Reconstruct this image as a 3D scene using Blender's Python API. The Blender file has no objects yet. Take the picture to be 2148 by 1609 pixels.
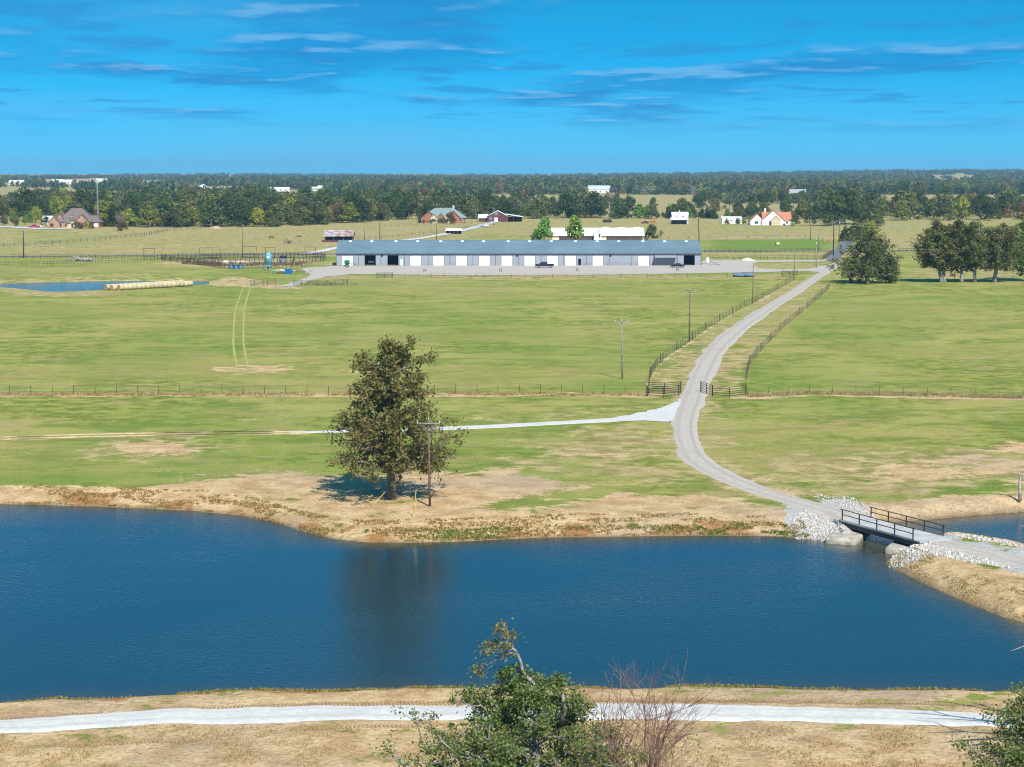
import bpy, math, random
import numpy as np
from mathutils import Vector, Matrix
R = math.radians
SC = bpy.context.scene
COL = SC.collection

# ------------------------------------------------------------------ camera
F_PX, W_PX, H_PX, Y_HOR, CAM_H = 4256.0, 2148.0, 1609.0, 352.0, 32.5
TH = math.atan((H_PX / 2 - Y_HOR) / F_PX)
CT, ST = math.cos(TH), math.sin(TH)
cam_data = bpy.data.cameras.new('camera')
cam_data.sensor_width = 36.0
cam_data.lens = F_PX / W_PX * 36.0
cam_data.clip_start = 1.0
cam_data.clip_end = 60000.0
cam = bpy.data.objects.new('camera', cam_data)
COL.objects.link(cam)
cam.location = (0, 0, CAM_H)
cam.rotation_euler = (math.pi / 2 - TH, 0, 0)
SC.camera = cam

# ------------------------------------------------------------------ sun, sky, exposure
SUN_DIR = Vector((-0.34, 0.92, -1.0)).normalized()       # the way the light travels
SUN_EL = math.asin(-SUN_DIR.z)
sd = bpy.data.lights.new('sun', 'SUN')
sd.energy = 4.2
sd.angle = R(0.53)
sd.color = (1.0, 0.955, 0.88)
sun = bpy.data.objects.new('sun', sd)
COL.objects.link(sun)
sun.rotation_euler = SUN_DIR.to_track_quat('-Z', 'Y').to_euler()
sun.location = (60, -150, 200)

world = bpy.data.worlds.new('World')
SC.world = world
world.use_nodes = True
wt = world.node_tree
wt.nodes.clear()
def wn(t, **k):
    n = wt.nodes.new(t)
    for a, v in k.items():
        setattr(n, a, v)
    return n
wl = wt.links.new
def wmath(op, a, b=None, clamp=False):
    n = wn('ShaderNodeMath', operation=op, use_clamp=clamp)
    for i, v in enumerate((a, b)):
        if v is None:
            continue
        if isinstance(v, (int, float)):
            n.inputs[i].default_value = v
        else:
            wl(v, n.inputs[i])
    return n.outputs[0]
tc = wn('ShaderNodeTexCoord')
sp = wn('ShaderNodeSeparateXYZ'); wl(tc.outputs['Generated'], sp.inputs[0])
zpos = wmath('MAXIMUM', sp.outputs[2], 0.0)
zlift = wmath('ADD', wmath('MULTIPLY', zpos, 2.6), 0.17)
cv = wn('ShaderNodeCombineXYZ')
wl(sp.outputs[0], cv.inputs[0]); wl(sp.outputs[1], cv.inputs[1]); wl(zlift, cv.inputs[2])
nrm = wn('ShaderNodeVectorMath', operation='NORMALIZE'); wl(cv.outputs[0], nrm.inputs[0])
sky = wn('ShaderNodeTexSky', sky_type='NISHITA')
sky.sun_disc = False
sky.sun_elevation = SUN_EL
sky.sun_rotation = math.atan2(-SUN_DIR.x, -SUN_DIR.y)
sky.air_density = 1.0; sky.dust_density = 0.3; sky.ozone_density = 2.5
wl(nrm.outputs[0], sky.inputs[0])
tint = wn('ShaderNodeMix', data_type='RGBA', blend_type='MULTIPLY')
tint.inputs['Factor'].default_value = 1.0
wl(sky.outputs[0], tint.inputs[6])
tint.inputs[7].default_value = (0.07, 1.16, 1.40, 1)
SKYCOL = tint.outputs[2]
# thin flat cloud streaks on a layer far overhead
den = wmath('ADD', zpos, 0.028)
u = wmath('DIVIDE', sp.outputs[0], den); v = wmath('DIVIDE', sp.outputs[1], den)
def cloud_noise(dv, scale, detail, sx=0.75):
    c = wn('ShaderNodeCombineXYZ')
    wl(wmath('MULTIPLY', u, sx), c.inputs[0]); wl(wmath('MULTIPLY', wmath('ADD', v, dv), 0.42), c.inputs[1])
    n = wn('ShaderNodeTexNoise', noise_dimensions='2D')
    n.inputs['Scale'].default_value = scale
    n.inputs['Detail'].default_value = detail
    n.inputs['Roughness'].default_value = 0.55
    wl(c.outputs[0], n.inputs['Vector'])
    return n.outputs['Fac']
def wsmooth(x, a, b):
    n = wn('ShaderNodeMapRange', interpolation_type='SMOOTHSTEP')
    wl(x, n.inputs[0]); n.inputs[1].default_value = a; n.inputs[2].default_value = b
    return n.outputs[0]
n0 = cloud_noise(8.1, 0.62, 5.5)
n1 = cloud_noise(8.1 - 0.42, 0.62, 5.5)
mask = wmath('MULTIPLY', wsmooth(n0, 0.48, 0.64), wsmooth(zpos, 0.012, 0.03))
light = wsmooth(wmath('SUBTRACT', n0, n1), 0.01, 0.10)
cc = wn('ShaderNodeMix', data_type='RGBA')
wl(light, cc.inputs['Factor'])
cc.inputs[6].default_value = (0.10, 1.9, 4.9, 1)
cc.inputs[7].default_value = (1.9, 3.9, 6.4, 1)
veil = wsmooth(cloud_noise(9.1, 0.16, 4.0, 0.5), 0.5, 0.8)
vm = wn('ShaderNodeMix', data_type='RGBA'); wl(wmath('MULTIPLY', veil, 0.55), vm.inputs['Factor'])
wl(SKYCOL, vm.inputs[6]); vm.inputs[7].default_value = (1.2, 4.2, 7.0, 1)
n2 = cloud_noise(2.7, 1.9, 4.0, 0.6)
small = wmath('MULTIPLY', wsmooth(n2, 0.53, 0.68), wsmooth(zpos, 0.014, 0.035))
sm_ = wn('ShaderNodeMix', data_type='RGBA'); wl(wmath('MULTIPLY', small, 0.6), sm_.inputs['Factor'])
pale = wn('ShaderNodeMix', data_type='RGBA'); wl(wmath('MULTIPLY', wmath('SUBTRACT', 1.0, wsmooth(zpos, 0.0, 0.055)), 0.55), pale.inputs['Factor'])
wl(vm.outputs[2], pale.inputs[6]); pale.inputs[7].default_value = (1.25, 4.15, 6.5, 1)
wl(pale.outputs[2], sm_.inputs[6]); sm_.inputs[7].default_value = (0.25, 2.3, 5.3, 1)
cm = wn('ShaderNodeMix', data_type='RGBA')
wl(wmath('MULTIPLY', mask, 0.55), cm.inputs['Factor'])
wl(sm_.outputs[2], cm.inputs[6]); wl(cc.outputs[2], cm.inputs[7])
bg = wn('ShaderNodeBackground'); bg.inputs[1].default_value = 0.076
wl(cm.outputs[2], bg.inputs[0])
wo = wn('ShaderNodeOutputWorld'); wl(bg.outputs[0], wo.inputs[0])

vs = SC.view_settings
vs.view_transform = 'Standard'; vs.look = 'None'; vs.gamma = 1.0; vs.exposure = 0.72
vs.use_curve_mapping = False
SC.render.engine = 'CYCLES'
cy = SC.cycles
cy.max_bounces = 6; cy.diffuse_bounces = 2; cy.glossy_bounces = 3; cy.transmission_bounces = 3
cy.transparent_max_bounces = 8; cy.volume_bounces = 0
cy.use_denoising = True
cy.denoising_prefilter = 'ACCURATE'
cy.filter_width = 1.1
cy.caustics_reflective = False; cy.caustics_refractive = False

# ------------------------------------------------------------------ pixel to place
def ray(px, py):
    u_, v_ = px - W_PX / 2, py - H_PX / 2
    return u_, F_PX * CT - v_ * ST, -(v_ * CT + F_PX * ST)
def P(px, py, z=0.0):
    a, b, c = ray(px, py)
    t = (z - CAM_H) / c
    return Vector((a * t, b * t, z))
def Q(px, py, Y):
    a, b, c = ray(px, py)
    t = Y / b
    return Vector((a * t, Y, CAM_H + c * t))
def PL(lst, z=0.0):
    return np.array([P(a, b, z)[:2] for a, b in lst])
def proj(p):
    x, y, z = p[0], p[1], p[2] - CAM_H
    d = y * CT - z * ST
    return W_PX / 2 + F_PX * x / d, H_PX / 2 - F_PX * (y * ST + z * CT) / d

# ------------------------------------------------------------------ numpy noise and distances
def vnoise(x, y, seed=0):
    xi = np.floor(x).astype(np.int64); yi = np.floor(y).astype(np.int64)
    xf = x - xi; yf = y - yi
    def h(a, b):
        n = (a * 374761393 + b * 668265263 + seed * 974711) & 0xffffffff
        n = ((n ^ (n >> 13)) * 1274126177) & 0xffffffff
        return ((n ^ (n >> 16)) & 0xffff) / 65535.0
    sx = xf * xf * (3 - 2 * xf); sy = yf * yf * (3 - 2 * yf)
    a = h(xi, yi) * (1 - sx) + h(xi + 1, yi) * sx
    b = h(xi, yi + 1) * (1 - sx) + h(xi + 1, yi + 1) * sx
    return a * (1 - sy) + b * sy
def sstep(x, a, b):
    t = np.clip((x - a) / (b - a), 0, 1)
    return t * t * (3 - 2 * t)
def seg_dist(p, poly, closed):
    d = np.full(len(p), 1e9)
    n = len(poly)
    for i in range(n if closed else n - 1):
        a, b = poly[i], poly[(i + 1) % n]
        ab = b - a
        t = np.clip(((p - a) @ ab) / max(ab @ ab, 1e-9), 0, 1)
        q = p - a - t[:, None] * ab
        d = np.minimum(d, np.sqrt((q * q).sum(1)))
    return d
def inside(p, poly):
    r = np.zeros(len(p), bool)
    n = len(poly)
    for i in range(n):
        x1, y1 = poly[i]; x2, y2 = poly[(i + 1) % n]
        c = ((y1 > p[:, 1]) != (y2 > p[:, 1]))
        xs = (x2 - x1) * (p[:, 1] - y1) / ((y2 - y1) if abs(y2 - y1) > 1e-9 else 1e-9) + x1
        r ^= c & (p[:, 0] < xs)
    return r
def local(p, poly, pad):
    lo, hi = poly.min(0) - pad, poly.max(0) + pad
    return np.nonzero((p[:, 0] > lo[0]) & (p[:, 0] < hi[0]) & (p[:, 1] > lo[1]) & (p[:, 1] < hi[1]))[0]
def sd_poly(p, poly, pad=30.0):
    out = np.full(len(p), pad)
    ix = local(p, poly, pad)
    if len(ix):
        q = p[ix]
        d = seg_dist(q, poly, True)
        out[ix] = np.where(inside(q, poly), -d, np.minimum(d, pad))
    return out
def d_line(p, line, pad=12.0):
    out = np.full(len(p), pad)
    ix = local(p, line, pad)
    if len(ix):
        out[ix] = np.minimum(seg_dist(p[ix], line, False), pad)
    return out
def catmull(pts, step):
    pts = np.asarray(pts, float)
    e = np.vstack([2 * pts[0] - pts[1], pts, 2 * pts[-1] - pts[-2]])
    out = []
    for i in range(1, len(e) - 2):
        n = max(2, int(np.linalg.norm(e[i + 1] - e[i]) / step))
        t = np.linspace(0, 1, n, endpoint=False)[:, None]
        out.append(0.5 * (2 * e[i] + (e[i + 1] - e[i - 1]) * t + (2 * e[i - 1] - 5 * e[i] + 4 * e[i + 1] - e[i + 2]) * t ** 2
                          + (3 * e[i] - e[i - 1] - 3 * e[i + 1] + e[i + 2]) * t ** 3))
    out.append(pts[-1:])
    return np.vstack(out)

# ------------------------------------------------------------------ mesh helpers
class MB:
    def __init__(s): s.v = []; s.f = []
    def box(s, x0, x1, y0, y1, z0, z1):
        b = len(s.v)
        s.v += [(x0, y0, z0), (x1, y0, z0), (x1, y1, z0), (x0, y1, z0), (x0, y0, z1), (x1, y0, z1), (x1, y1, z1), (x0, y1, z1)]
        s.f += [tuple(b + i for i in q) for q in ((3, 2, 1, 0), (4, 5, 6, 7), (0, 1, 5, 4), (1, 2, 6, 5), (2, 3, 7, 6), (3, 0, 4, 7))]
        return s
    def poly(s, pts):
        b = len(s.v); s.v += [tuple(p) for p in pts]; s.f.append(tuple(range(b, b + len(pts)))); return s
    def loft(s, rings, cap=True, close=True):
        b = len(s.v); n = len(rings[0])
        for r in rings: s.v += [tuple(p) for p in r]
        for k in range(len(rings) - 1):
            for i in range(n if close else n - 1):
                j = (i + 1) % n
                s.f.append((b + k * n + i, b + k * n + j, b + (k + 1) * n + j, b + (k + 1) * n + i))
        if cap:
            s.f.append(tuple(b + i for i in reversed(range(n))))
            s.f.append(tuple(b + (len(rings) - 1) * n + i for i in range(n)))
        return s
    def extr_y(s, xz, y0, y1):          # outline in x,z swept along y
        return s.loft([[(x, y0, z) for x, z in xz], [(x, y1, z) for x, z in xz]])
    def extr_x(s, yz, x0, x1):
        return s.loft([[(x0, y, z) for y, z in yz], [(x1, y, z) for y, z in yz]])
    def tube(s, pts, rads, n=6, cap=True):
        pts = [Vector(p) for p in pts]
        if isinstance(rads, (int, float)): rads = [rads] * len(pts)
        rings = []
        for i, p in enumerate(pts):
            t = (pts[min(i + 1, len(pts) - 1)] - pts[max(i - 1, 0)])
            t = t.normalized() if t.length > 1e-9 else Vector((0, 0, 1))
            a = t.cross(Vector((0.13, 0.31, 0.94)) if abs(t.z) < 0.93 else Vector((0.97, 0.2, 0.1))).normalized()
            c = t.cross(a)
            rings.append([p + (a * math.cos(2 * math.pi * k / n) + c * math.sin(2 * math.pi * k / n)) * rads[i] for k in range(n)])
        return s.loft(rings, cap)
    def lathe(s, prof, c=(0, 0, 0), n=16):
        return s.loft([[(c[0] + r * math.cos(2 * math.pi * k / n), c[1] + r * math.sin(2 * math.pi * k / n), c[2] + z) for k in range(n)] for r, z in prof])
    def mesh(s, name):
        m = bpy.data.meshes.new(name); m.from_pydata([tuple(p) for p in s.v], [], s.f); m.update(); return m
    def build(s, name, mat, parent=None, smooth=False, loc=None):
        return link(name, s.mesh(name), mat, parent, smooth, loc)
def link(name, mesh, mat, parent=None, smooth=False, loc=None):
    if mat and not mesh.materials: mesh.materials.append(mat)
    if smooth: mesh.polygons.foreach_set('use_smooth', [True] * len(mesh.polygons))
    o = bpy.data.objects.new(name, mesh); COL.objects.link(o)
    if parent: o.parent = parent
    if loc is not None: o.location = loc
    return o
def np_mesh(name, v, f):
    m = bpy.data.meshes.new(name)
    v = np.asarray(v, np.float32); f = np.asarray(f, np.int32)
    k = f.shape[1]
    m.vertices.add(len(v)); m.vertices.foreach_set('co', v.ravel())
    m.loops.add(f.size); m.loops.foreach_set('vertex_index', f.ravel())
    m.polygons.add(len(f)); m.polygons.foreach_set('loop_start', np.arange(0, f.size, k, dtype=np.int32))
    m.update(calc_edges=True)
    return m
def tag(o, label, cat, group=None):
    o['label'] = label; o['category'] = cat
    if group: o['group'] = group
    return o
def thing(name, label, cat, loc=(0, 0, 0), rz=0.0, group=None):
    o = bpy.data.objects.new(name, None); COL.objects.link(o)
    o.empty_display_size = 0.3
    o.location = loc; o.rotation_euler = (0, 0, rz)
    return tag(o, label, cat, group)
def struct(o, kind='structure'):
    o['kind'] = kind; return o
def copy_tree(o, loc, rz=0.0, scale=None, label=None, parent=None):
    c = o.copy(); COL.objects.link(c)
    if parent is None:
        c.location = loc; c.rotation_euler = (0, 0, rz)
        if scale is not None: c.scale = (scale, scale, scale) if isinstance(scale, (int, float)) else scale
    else: c.parent = parent
    if label: c['label'] = label
    for ch in list(KIDS.get(o.name, o.children)): copy_tree(ch, None, parent=c)
    return c
KIDS = {}

# ------------------------------------------------------------------ materials
MATS = {}
def mat(name, col, rough=0.7, var=0.25, scale=3.0, metal=0.0, spec=0.4, obj_rand=0.0, bump=0.0, wave=None, col2=None):
    if name in MATS: return MATS[name]
    m = bpy.data.materials.new(name); m.use_nodes = True
    nt = m.node_tree; b = nt.nodes['Principled BSDF']; L = nt.links.new
    b.inputs['Roughness'].default_value = rough; b.inputs['Metallic'].default_value = metal
    b.inputs['Specular IOR Level'].default_value = spec
    t = nt.nodes.new('ShaderNodeTexCoord')
    n = nt.nodes.new('ShaderNodeTexNoise'); n.inputs['Scale'].default_value = scale; n.inputs['Detail'].default_value = 6
    L(t.outputs['Object'], n.inputs['Vector'])
    mx = nt.nodes.new('ShaderNodeMix'); mx.data_type = 'RGBA'
    lo = tuple(c * (1 - var) for c in col) if col2 is None else col2
    hi = tuple(min(1, c * (1 + var)) for c in col) if col2 is None else col
    mx.inputs[6].default_value = (*lo, 1); mx.inputs[7].default_value = (*hi, 1)
    mr = nt.nodes.new('ShaderNodeMapRange'); mr.inputs[1].default_value = 0.34; mr.inputs[2].default_value = 0.66
    L(n.outputs['Fac'], mr.inputs[0]); L(mr.outputs[0], mx.inputs['Factor'])
    out = mx.outputs[2]
    if obj_rand:
        oi = nt.nodes.new('ShaderNodeObjectInfo')
        hs = nt.nodes.new('ShaderNodeHueSaturation')
        q = nt.nodes.new('ShaderNodeMapRange'); q.inputs[3].default_value = 1 - obj_rand; q.inputs[4].default_value = 1 + obj_rand
        L(oi.outputs['Random'], q.inputs[0]); L(q.outputs[0], hs.inputs['Value']); L(out, hs.inputs['Color'])
        out = hs.outputs[0]
    L(out, b.inputs['Base Color'])
    if wave:
        w = nt.nodes.new('ShaderNodeTexWave'); w.bands_direction = wave[0]; w.inputs['Scale'].default_value = wave[1]
        L(t.outputs['Object'], w.inputs['Vector'])
        bp = nt.nodes.new('ShaderNodeBump'); bp.inputs['Strength'].default_value = wave[2]; bp.inputs['Distance'].default_value = 0.05
        L(w.outputs['Fac'], bp.inputs['Height']); L(bp.outputs[0], b.inputs['Normal'])
    elif bump:
        bp = nt.nodes.new('ShaderNodeBump'); bp.inputs['Strength'].default_value = bump; bp.inputs['Distance'].default_value = 0.1
        L(n.outputs['Fac'], bp.inputs['Height']); L(bp.outputs[0], b.inputs['Normal'])
    MATS[name] = m
    return m
def leaf_mat(name, cols, rand=0.35, trans=0.3):
    """cols: list of leaf colours picked leaf by leaf; brightness shifts tree by tree"""
    m = bpy.data.materials.new(name); m.use_nodes = True
    nt = m.node_tree; nt.nodes.clear(); L = nt.links.new
    g = nt.nodes.new('ShaderNodeNewGeometry')
    r = nt.nodes.new('ShaderNodeValToRGB'); r.color_ramp.interpolation = 'LINEAR'
    els = r.color_ramp.elements
    while len(els) < len(cols): els.new(0.5)
    for i, c in enumerate(cols):
        els[i].position = i / max(1, len(cols) - 1); els[i].color = (*c, 1)
    L(g.outputs['Random Per Island'], r.inputs[0])
    oi = nt.nodes.new('ShaderNodeObjectInfo')
    hs = nt.nodes.new('ShaderNodeHueSaturation')
    q = nt.nodes.new('ShaderNodeMapRange'); q.inputs[3].default_value = 1 - rand; q.inputs[4].default_value = 1 + rand
    L(oi.outputs['Random'], q.inputs[0]); L(q.outputs[0], hs.inputs['Value'])
    q2 = nt.nodes.new('ShaderNodeMapRange'); q2.inputs[3].default_value = 0.485; q2.inputs[4].default_value = 0.515
    m2 = nt.nodes.new('ShaderNodeMath'); m2.operation = 'FRACT'
    m3 = nt.nodes.new('ShaderNodeMath'); m3.operation = 'MULTIPLY'; m3.inputs[1].default_value = 7.31
    L(oi.outputs['Random'], m3.inputs[0]); L(m3.outputs[0], m2.inputs[0]); L(m2.outputs[0], q2.inputs[0]); L(q2.outputs[0], hs.inputs['Hue'])
    L(r.outputs[0], hs.inputs['Color'])
    d = nt.nodes.new('ShaderNodeBsdfPrincipled'); d.inputs['Roughness'].default_value = 0.55; d.inputs['Specular IOR Level'].default_value = 0.12
    tr = nt.nodes.new('ShaderNodeBsdfTranslucent')
    L(hs.outputs[0], d.inputs['Base Color']); L(hs.outputs[0], tr.inputs[0])
    mx = nt.nodes.new('ShaderNodeMixShader'); mx.inputs[0].default_value = trans
    L(d.outputs[0], mx.inputs[1]); L(tr.outputs[0], mx.inputs[2])
    o = nt.nodes.new('ShaderNodeOutputMaterial'); L(mx.outputs[0], o.inputs[0])
    MATS[name] = m
    return m

# ================================================================== TERRAIN
ZW, ZW2 = -1.1, -0.8
far_shore = [(-500, 1052), (-200, 1055), (0, 1058), (100, 1060), (250, 1065), (400, 1072), (500, 1082), (560, 1093), (610, 1107), (650, 1120), (700, 1131),
             (760, 1138), (850, 1139), (950, 1137), (1050, 1132), (1150, 1128), (1300, 1126), (1450, 1124), (1560, 1124), (1640, 1126), (1700, 1132), (1745, 1138), (1800, 1138)]
right_shore = [(1866, 1166), (1857, 1184), (1900, 1205), (1960, 1235), (2030, 1265), (2100, 1293), (2148, 1308), (2260, 1350), (2480, 1420)]
near_shore = [(2500, 1466), (2148, 1462), (2000, 1460), (1800, 1458), (1500, 1456), (1200, 1453), (900, 1455), (700, 1458), (500, 1464), (350, 1471), (200, 1480), (130, 1476),
              (60, 1484), (0, 1491), (-150, 1505), (-500, 1530)]
pond_main = PL(far_shore + right_shore + near_shore, ZW)
pond_side = PL([(1850, 1097), (1900, 1094), (1960, 1089), (2050, 1081), (2148, 1074), (2300, 1062), (2700, 1040), (2900, 1240), (2500, 1222), (2300, 1185), (2148, 1150), (2060, 1136), (1985, 1124), (1960, 1127)], ZW)
channel = PL([(1800, 1138), (1866, 1167), (1972, 1124), (1862, 1096)], ZW)
pond_back = PL([(-400, 592), (-100, 596), (0, 595), (150, 591), (300, 588), (435, 590), (438, 596), (400, 600), (300, 606), (220, 610), (120, 614), (60, 607), (0, 602), (-200, 606), (-400, 612)], ZW2)
def terrain(p):
    p = np.asarray(p, float)
    X, Y = p[:, 0], p[:, 1]
    far = sstep(Y, 3500, 9000)
    h = far * (-6.0 + 24.0 * sstep(X / np.maximum(Y, 1), -0.02, 0.26) + 10.0 * (vnoise(X / 700.0, Y / 1500.0, 5) - 0.5))
    sm = np.minimum(np.minimum(sd_poly(p, pond_main), sd_poly(p, pond_side)), sd_poly(p, channel))
    wd = np.where(Y < 133, 3.0, np.where((X > 30) & (Y > 150), 3.2, 7.0)) + 2.0 * (vnoise(X / 6.0, Y / 6.0, 2) - 0.5)
    t = np.clip(sm / wd, 0, 1)
    bank = ZW + (0 - ZW) * (1 - (1 - t) ** 1.6)
    h = np.where(sm < 0, ZW - np.minimum(1.8, -sm * 0.45), np.where(sm < wd, bank, h))
    sb = sd_poly(p, pond_back)
    h = np.where(sb < 0, ZW2 - np.minimum(1.2, -sb * 0.4), np.where(sb < 8, ZW2 + (0 - ZW2) * np.clip(sb / 8, 0, 1), h))
    lump = (vnoise(X / 1.3, Y / 1.3, 8) - 0.5) * 0.10 + (vnoise(X / 4.1, Y / 4.1, 9) - 0.5) * 0.16
    return h + lump * ((Y < 135) & (sm > 0.2) & (Y > 60)) * np.clip(sm, 0, 1)
def axis(lo, hi, fine_lo, fine_hi, step, k):
    a = list(np.arange(fine_lo, fine_hi, step))
    v = fine_hi
    while v < hi:
        a.append(v); v += max(step, (v - fine_hi) * k + step)
    a.append(hi)
    v = fine_lo
    b = []
    while v > lo:
        v -= max(step, (fine_lo - v) * k + step); b.append(max(v, lo))
    return np.array(sorted(set(b + a)))
xs = axis(-5000, 5000, -62, 64, 0.7, 0.022)
ys = list(np.arange(-60, 96, 6.0)); y_ = 96.0
while y_ < 13000:
    ys.append(y_); y_ += max(0.62, y_ * 0.0052)
ys = np.array(ys)
GX, GY = np.meshgrid(xs, ys)
GP = np.stack([GX.ravel(), GY.ravel()], 1)
GZ = terrain(GP)
nx, ny = len(xs), len(ys)
ii = np.arange(ny - 1)[:, None] * nx + np.arange(nx - 1)[None, :]
quads = np.stack([ii, ii + 1, ii + nx + 1, ii + nx], -1).reshape(-1, 4)
gm = np_mesh('ground', np.column_stack([GP, GZ]), quads)
gm.polygons.foreach_set('use_smooth', np.ones(len(gm.polygons), bool))

lane = [(1755, 556), (1728, 572), (1700, 590), (1660, 617), (1610, 648), (1560, 682), (1520, 714), (1494, 745), (1477, 775), (1466, 802), (1456, 830), (1444, 860), (1437, 890), (1440, 920),
        (1454, 955), (1490, 985), (1545, 1012), (1610, 1034), (1680, 1054), (1740, 1071)]
# ---------------------------------------------------------------- what grows where (masks)
GXf, GYf = GP[:, 0], GP[:, 1]
def blob(lst, soft, amt=1.0, z=0.0):
    poly = PL(lst, z)
    s = sd_poly(GP, poly, soft * 2 + 5)
    return amt * sstep(-s, -soft, soft)
def strip_mask(lst, half, soft, amt=1.0):
    line = catmull(PL(lst), 4.0)
    return amt * sstep(-d_line(GP, line, half + soft + 3), -(half + soft), -half)
dirt = np.zeros(len(GP)); dry = np.zeros(len(GP)); white = np.zeros(len(GP)); lush = np.zeros(len(GP)); rust = np.zeros(len(GP))
mx = np.maximum
# far bank of the pond
dirt = mx(dirt, blob([(-400, 1062), (-400, 1048), (0, 1046), (150, 1034), (330, 1022), (430, 1006), (560, 992), (700, 996), (900, 990), (1080, 980), (1120, 996), (1200, 1014), (1330, 1028),
                      (1480, 1036), (1600, 1050), (1680, 1070), (1760, 1100), (1760, 1140), (1500, 1130), (1100, 1136), (800, 1145), (560, 1100), (300, 1070)], 3.0, 0.95))
dirt = mx(dirt, blob([(330, 990), (520, 985), (700, 1000), (560, 1010), (400, 1002)], 4, .7))
dirt *= 1 - blob([(960, 1066), (1100, 1042), (1200, 1022), (1340, 1014), (1500, 1028), (1470, 1040), (1300, 1036), (1240, 1052), (1180, 1066), (1040, 1074)], 2.5, .85)
dirt *= 1 - blob([(1080, 1106), (1300, 1104), (1640, 1108), (1640, 1122), (1080, 1124)], 1.2, .55)
dirt = mx(dirt, strip_mask([(-300, 1053), (0, 1055), (200, 1060), (400, 1069)], 2.5, 4.0, .95))
# bank right of the bridge and the causeway
dirt = mx(dirt, blob([(1690, 1052), (1790, 1066), (1850, 1056), (1950, 1048), (2050, 1034), (2148, 1010), (2500, 990), (2500, 1056), (2148, 1078), (1960, 1094), (1850, 1098), (1760, 1085)], 3, .95))
dirt = mx(dirt, blob([(1780, 985), (1900, 962), (2060, 955), (2300, 945), (2300, 985), (2060, 1000), (1900, 1004)], 5, .75))
dirt = mx(dirt, blob([(2080, 945), (2148, 930), (2400, 920), (2400, 955), (2148, 958)], 5, .85))
dirt = mx(dirt, blob([(1500, 990), (1620, 1010), (1760, 1050), (1700, 1060), (1560, 1030)], 4, .6))
dirt = mx(dirt, blob([(1850, 1170), (1990, 1165), (2148, 1205), (2500, 1300), (2600, 1440), (2148, 1312), (1857, 1190)], 1.5, .7))
# near dam
dirt = mx(dirt, sstep(-GYf, -127.5, -124.0) * 0.93)
dirt *= 1 - 0.38 * ((GYf > 121.4) & (GYf < 126)) * sstep(vnoise(GXf / 3.5, GYf / 0.9, 12), 0.45, 0.7)
dry = mx(dry, sstep(-GYf, -122, -110) * 0.6)
# bare and worn patches in the pasture
dirt = mx(dirt, blob([(235, 940), (270, 928), (330, 924), (390, 932), (415, 944), (380, 954), (300, 957), (250, 951)], 2.0, 1.0))
dry = mx(dry, blob([(120, 948), (200, 930), (300, 918), (420, 922), (490, 938), (430, 956), (300, 966), (180, 958)], 5, .75))
dirt = mx(dirt, blob([(470, 772), (540, 766), (640, 768), (600, 780), (520, 785), (480, 780)], 4, .9))
dirt = mx(dirt, blob([(490, 876), (540, 870), (600, 874), (580, 880), (510, 881)], 3, .75))
dirt = mx(dirt, blob([(720, 776), (775, 778), (770, 784), (725, 783)], 4, .75))
dirt = mx(dirt, blob([(1195, 955), (1300, 945), (1400, 950), (1330, 964), (1220, 966)], 4, .5))
dry = mx(dry, blob([(1100, 930), (1250, 900), (1400, 895), (1425, 960), (1500, 1000), (1350, 1010), (1150, 985)], 10, .85))
dry = mx(dry, blob([(1540, 985), (1640, 960), (1800, 945), (2050, 940), (2300, 930), (2300, 1010), (2000, 1035), (1760, 1045), (1620, 1010)], 8, .75))
dry = mx(dry, blob([(960, 880), (1200, 850), (1380, 845), (1330, 866), (1100, 884)], 10, .5))
dry = mx(dry, blob([(1500, 850), (1510, 900), (1530, 960), (1640, 1010), (1760, 1045), (1700, 1050), (1560, 1020), (1490, 985), (1455, 930), (1450, 870), (1460, 845)], 3, .9))
# fence lines left unmown, two-tracks
def wob(lst): return lst
dirt = mx(dirt, strip_mask([(-300, 829), (0, 829), (300, 828), (600, 829), (900, 828), (1150, 827), (1356, 829)], 1.5, 1.6, .95))
dirt = mx(dirt, strip_mask([(1568, 833), (1700, 826), (1800, 828), (2000, 832), (2300, 838)], 1.8, 2.4, .72))
dirt = mx(dirt, strip_mask([(1358, 826), (1366, 794), (1380, 770), (1401, 750), (1449, 718), (1489, 688), (1562, 645), (1582, 637), (1668, 588)], 0.1, 0.7, .62))
dry = mx(dry, strip_mask([(620, 907), (400, 909), (200, 913), (0, 920), (-300, 932)], 1.8, 1.5, .55))
# mown verge between the lane fences
verge = blob([(1362, 826), (1366, 794), (1380, 770), (1401, 750), (1449, 718), (1562, 645), (1668, 588), (1745, 600), (1692, 647), (1640, 691), (1587, 746), (1570, 766), (1563, 794), (1562, 828)], 1.5)
dry = mx(dry, verge * (0.25 + 0.75 * vnoise(GXf / 1.6, GYf / 14, 3)))
# yard surroundings, back pond shore, fields beyond the barn
dry = mx(dry, blob([(640, 578), (1660, 578), (1660, 585), (640, 590)], 6, .7))
dry = mx(dry, blob([(1560, 552), (1745, 550), (1740, 562), (1600, 566)], 4, .6))
dry = mx(dry, strip_mask([(-100, 588), (150, 586), (300, 584), (440, 586), (520, 600)], 3, 6, .75))
dirt = mx(dirt, strip_mask([(-100, 594), (150, 589.5), (300, 586.8), (436, 588)], 1.0, 1.5, .8))
dirt = mx(dirt, blob([(440, 590), (480, 588), (535, 594), (530, 602), (470, 600), (440, 600)], 5, .8))
dirt = mx(dirt, strip_mask([(480, 582), (530, 592), (600, 604)], 2, 5, .6))
dry = mx(dry, strip_mask([(20, 604), (80, 612), (130, 618), (200, 614)], 5, 8, .9))
dry = mx(dry, blob([(100, 582), (240, 572), (330, 578), (220, 586)], 8, .6))
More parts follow.
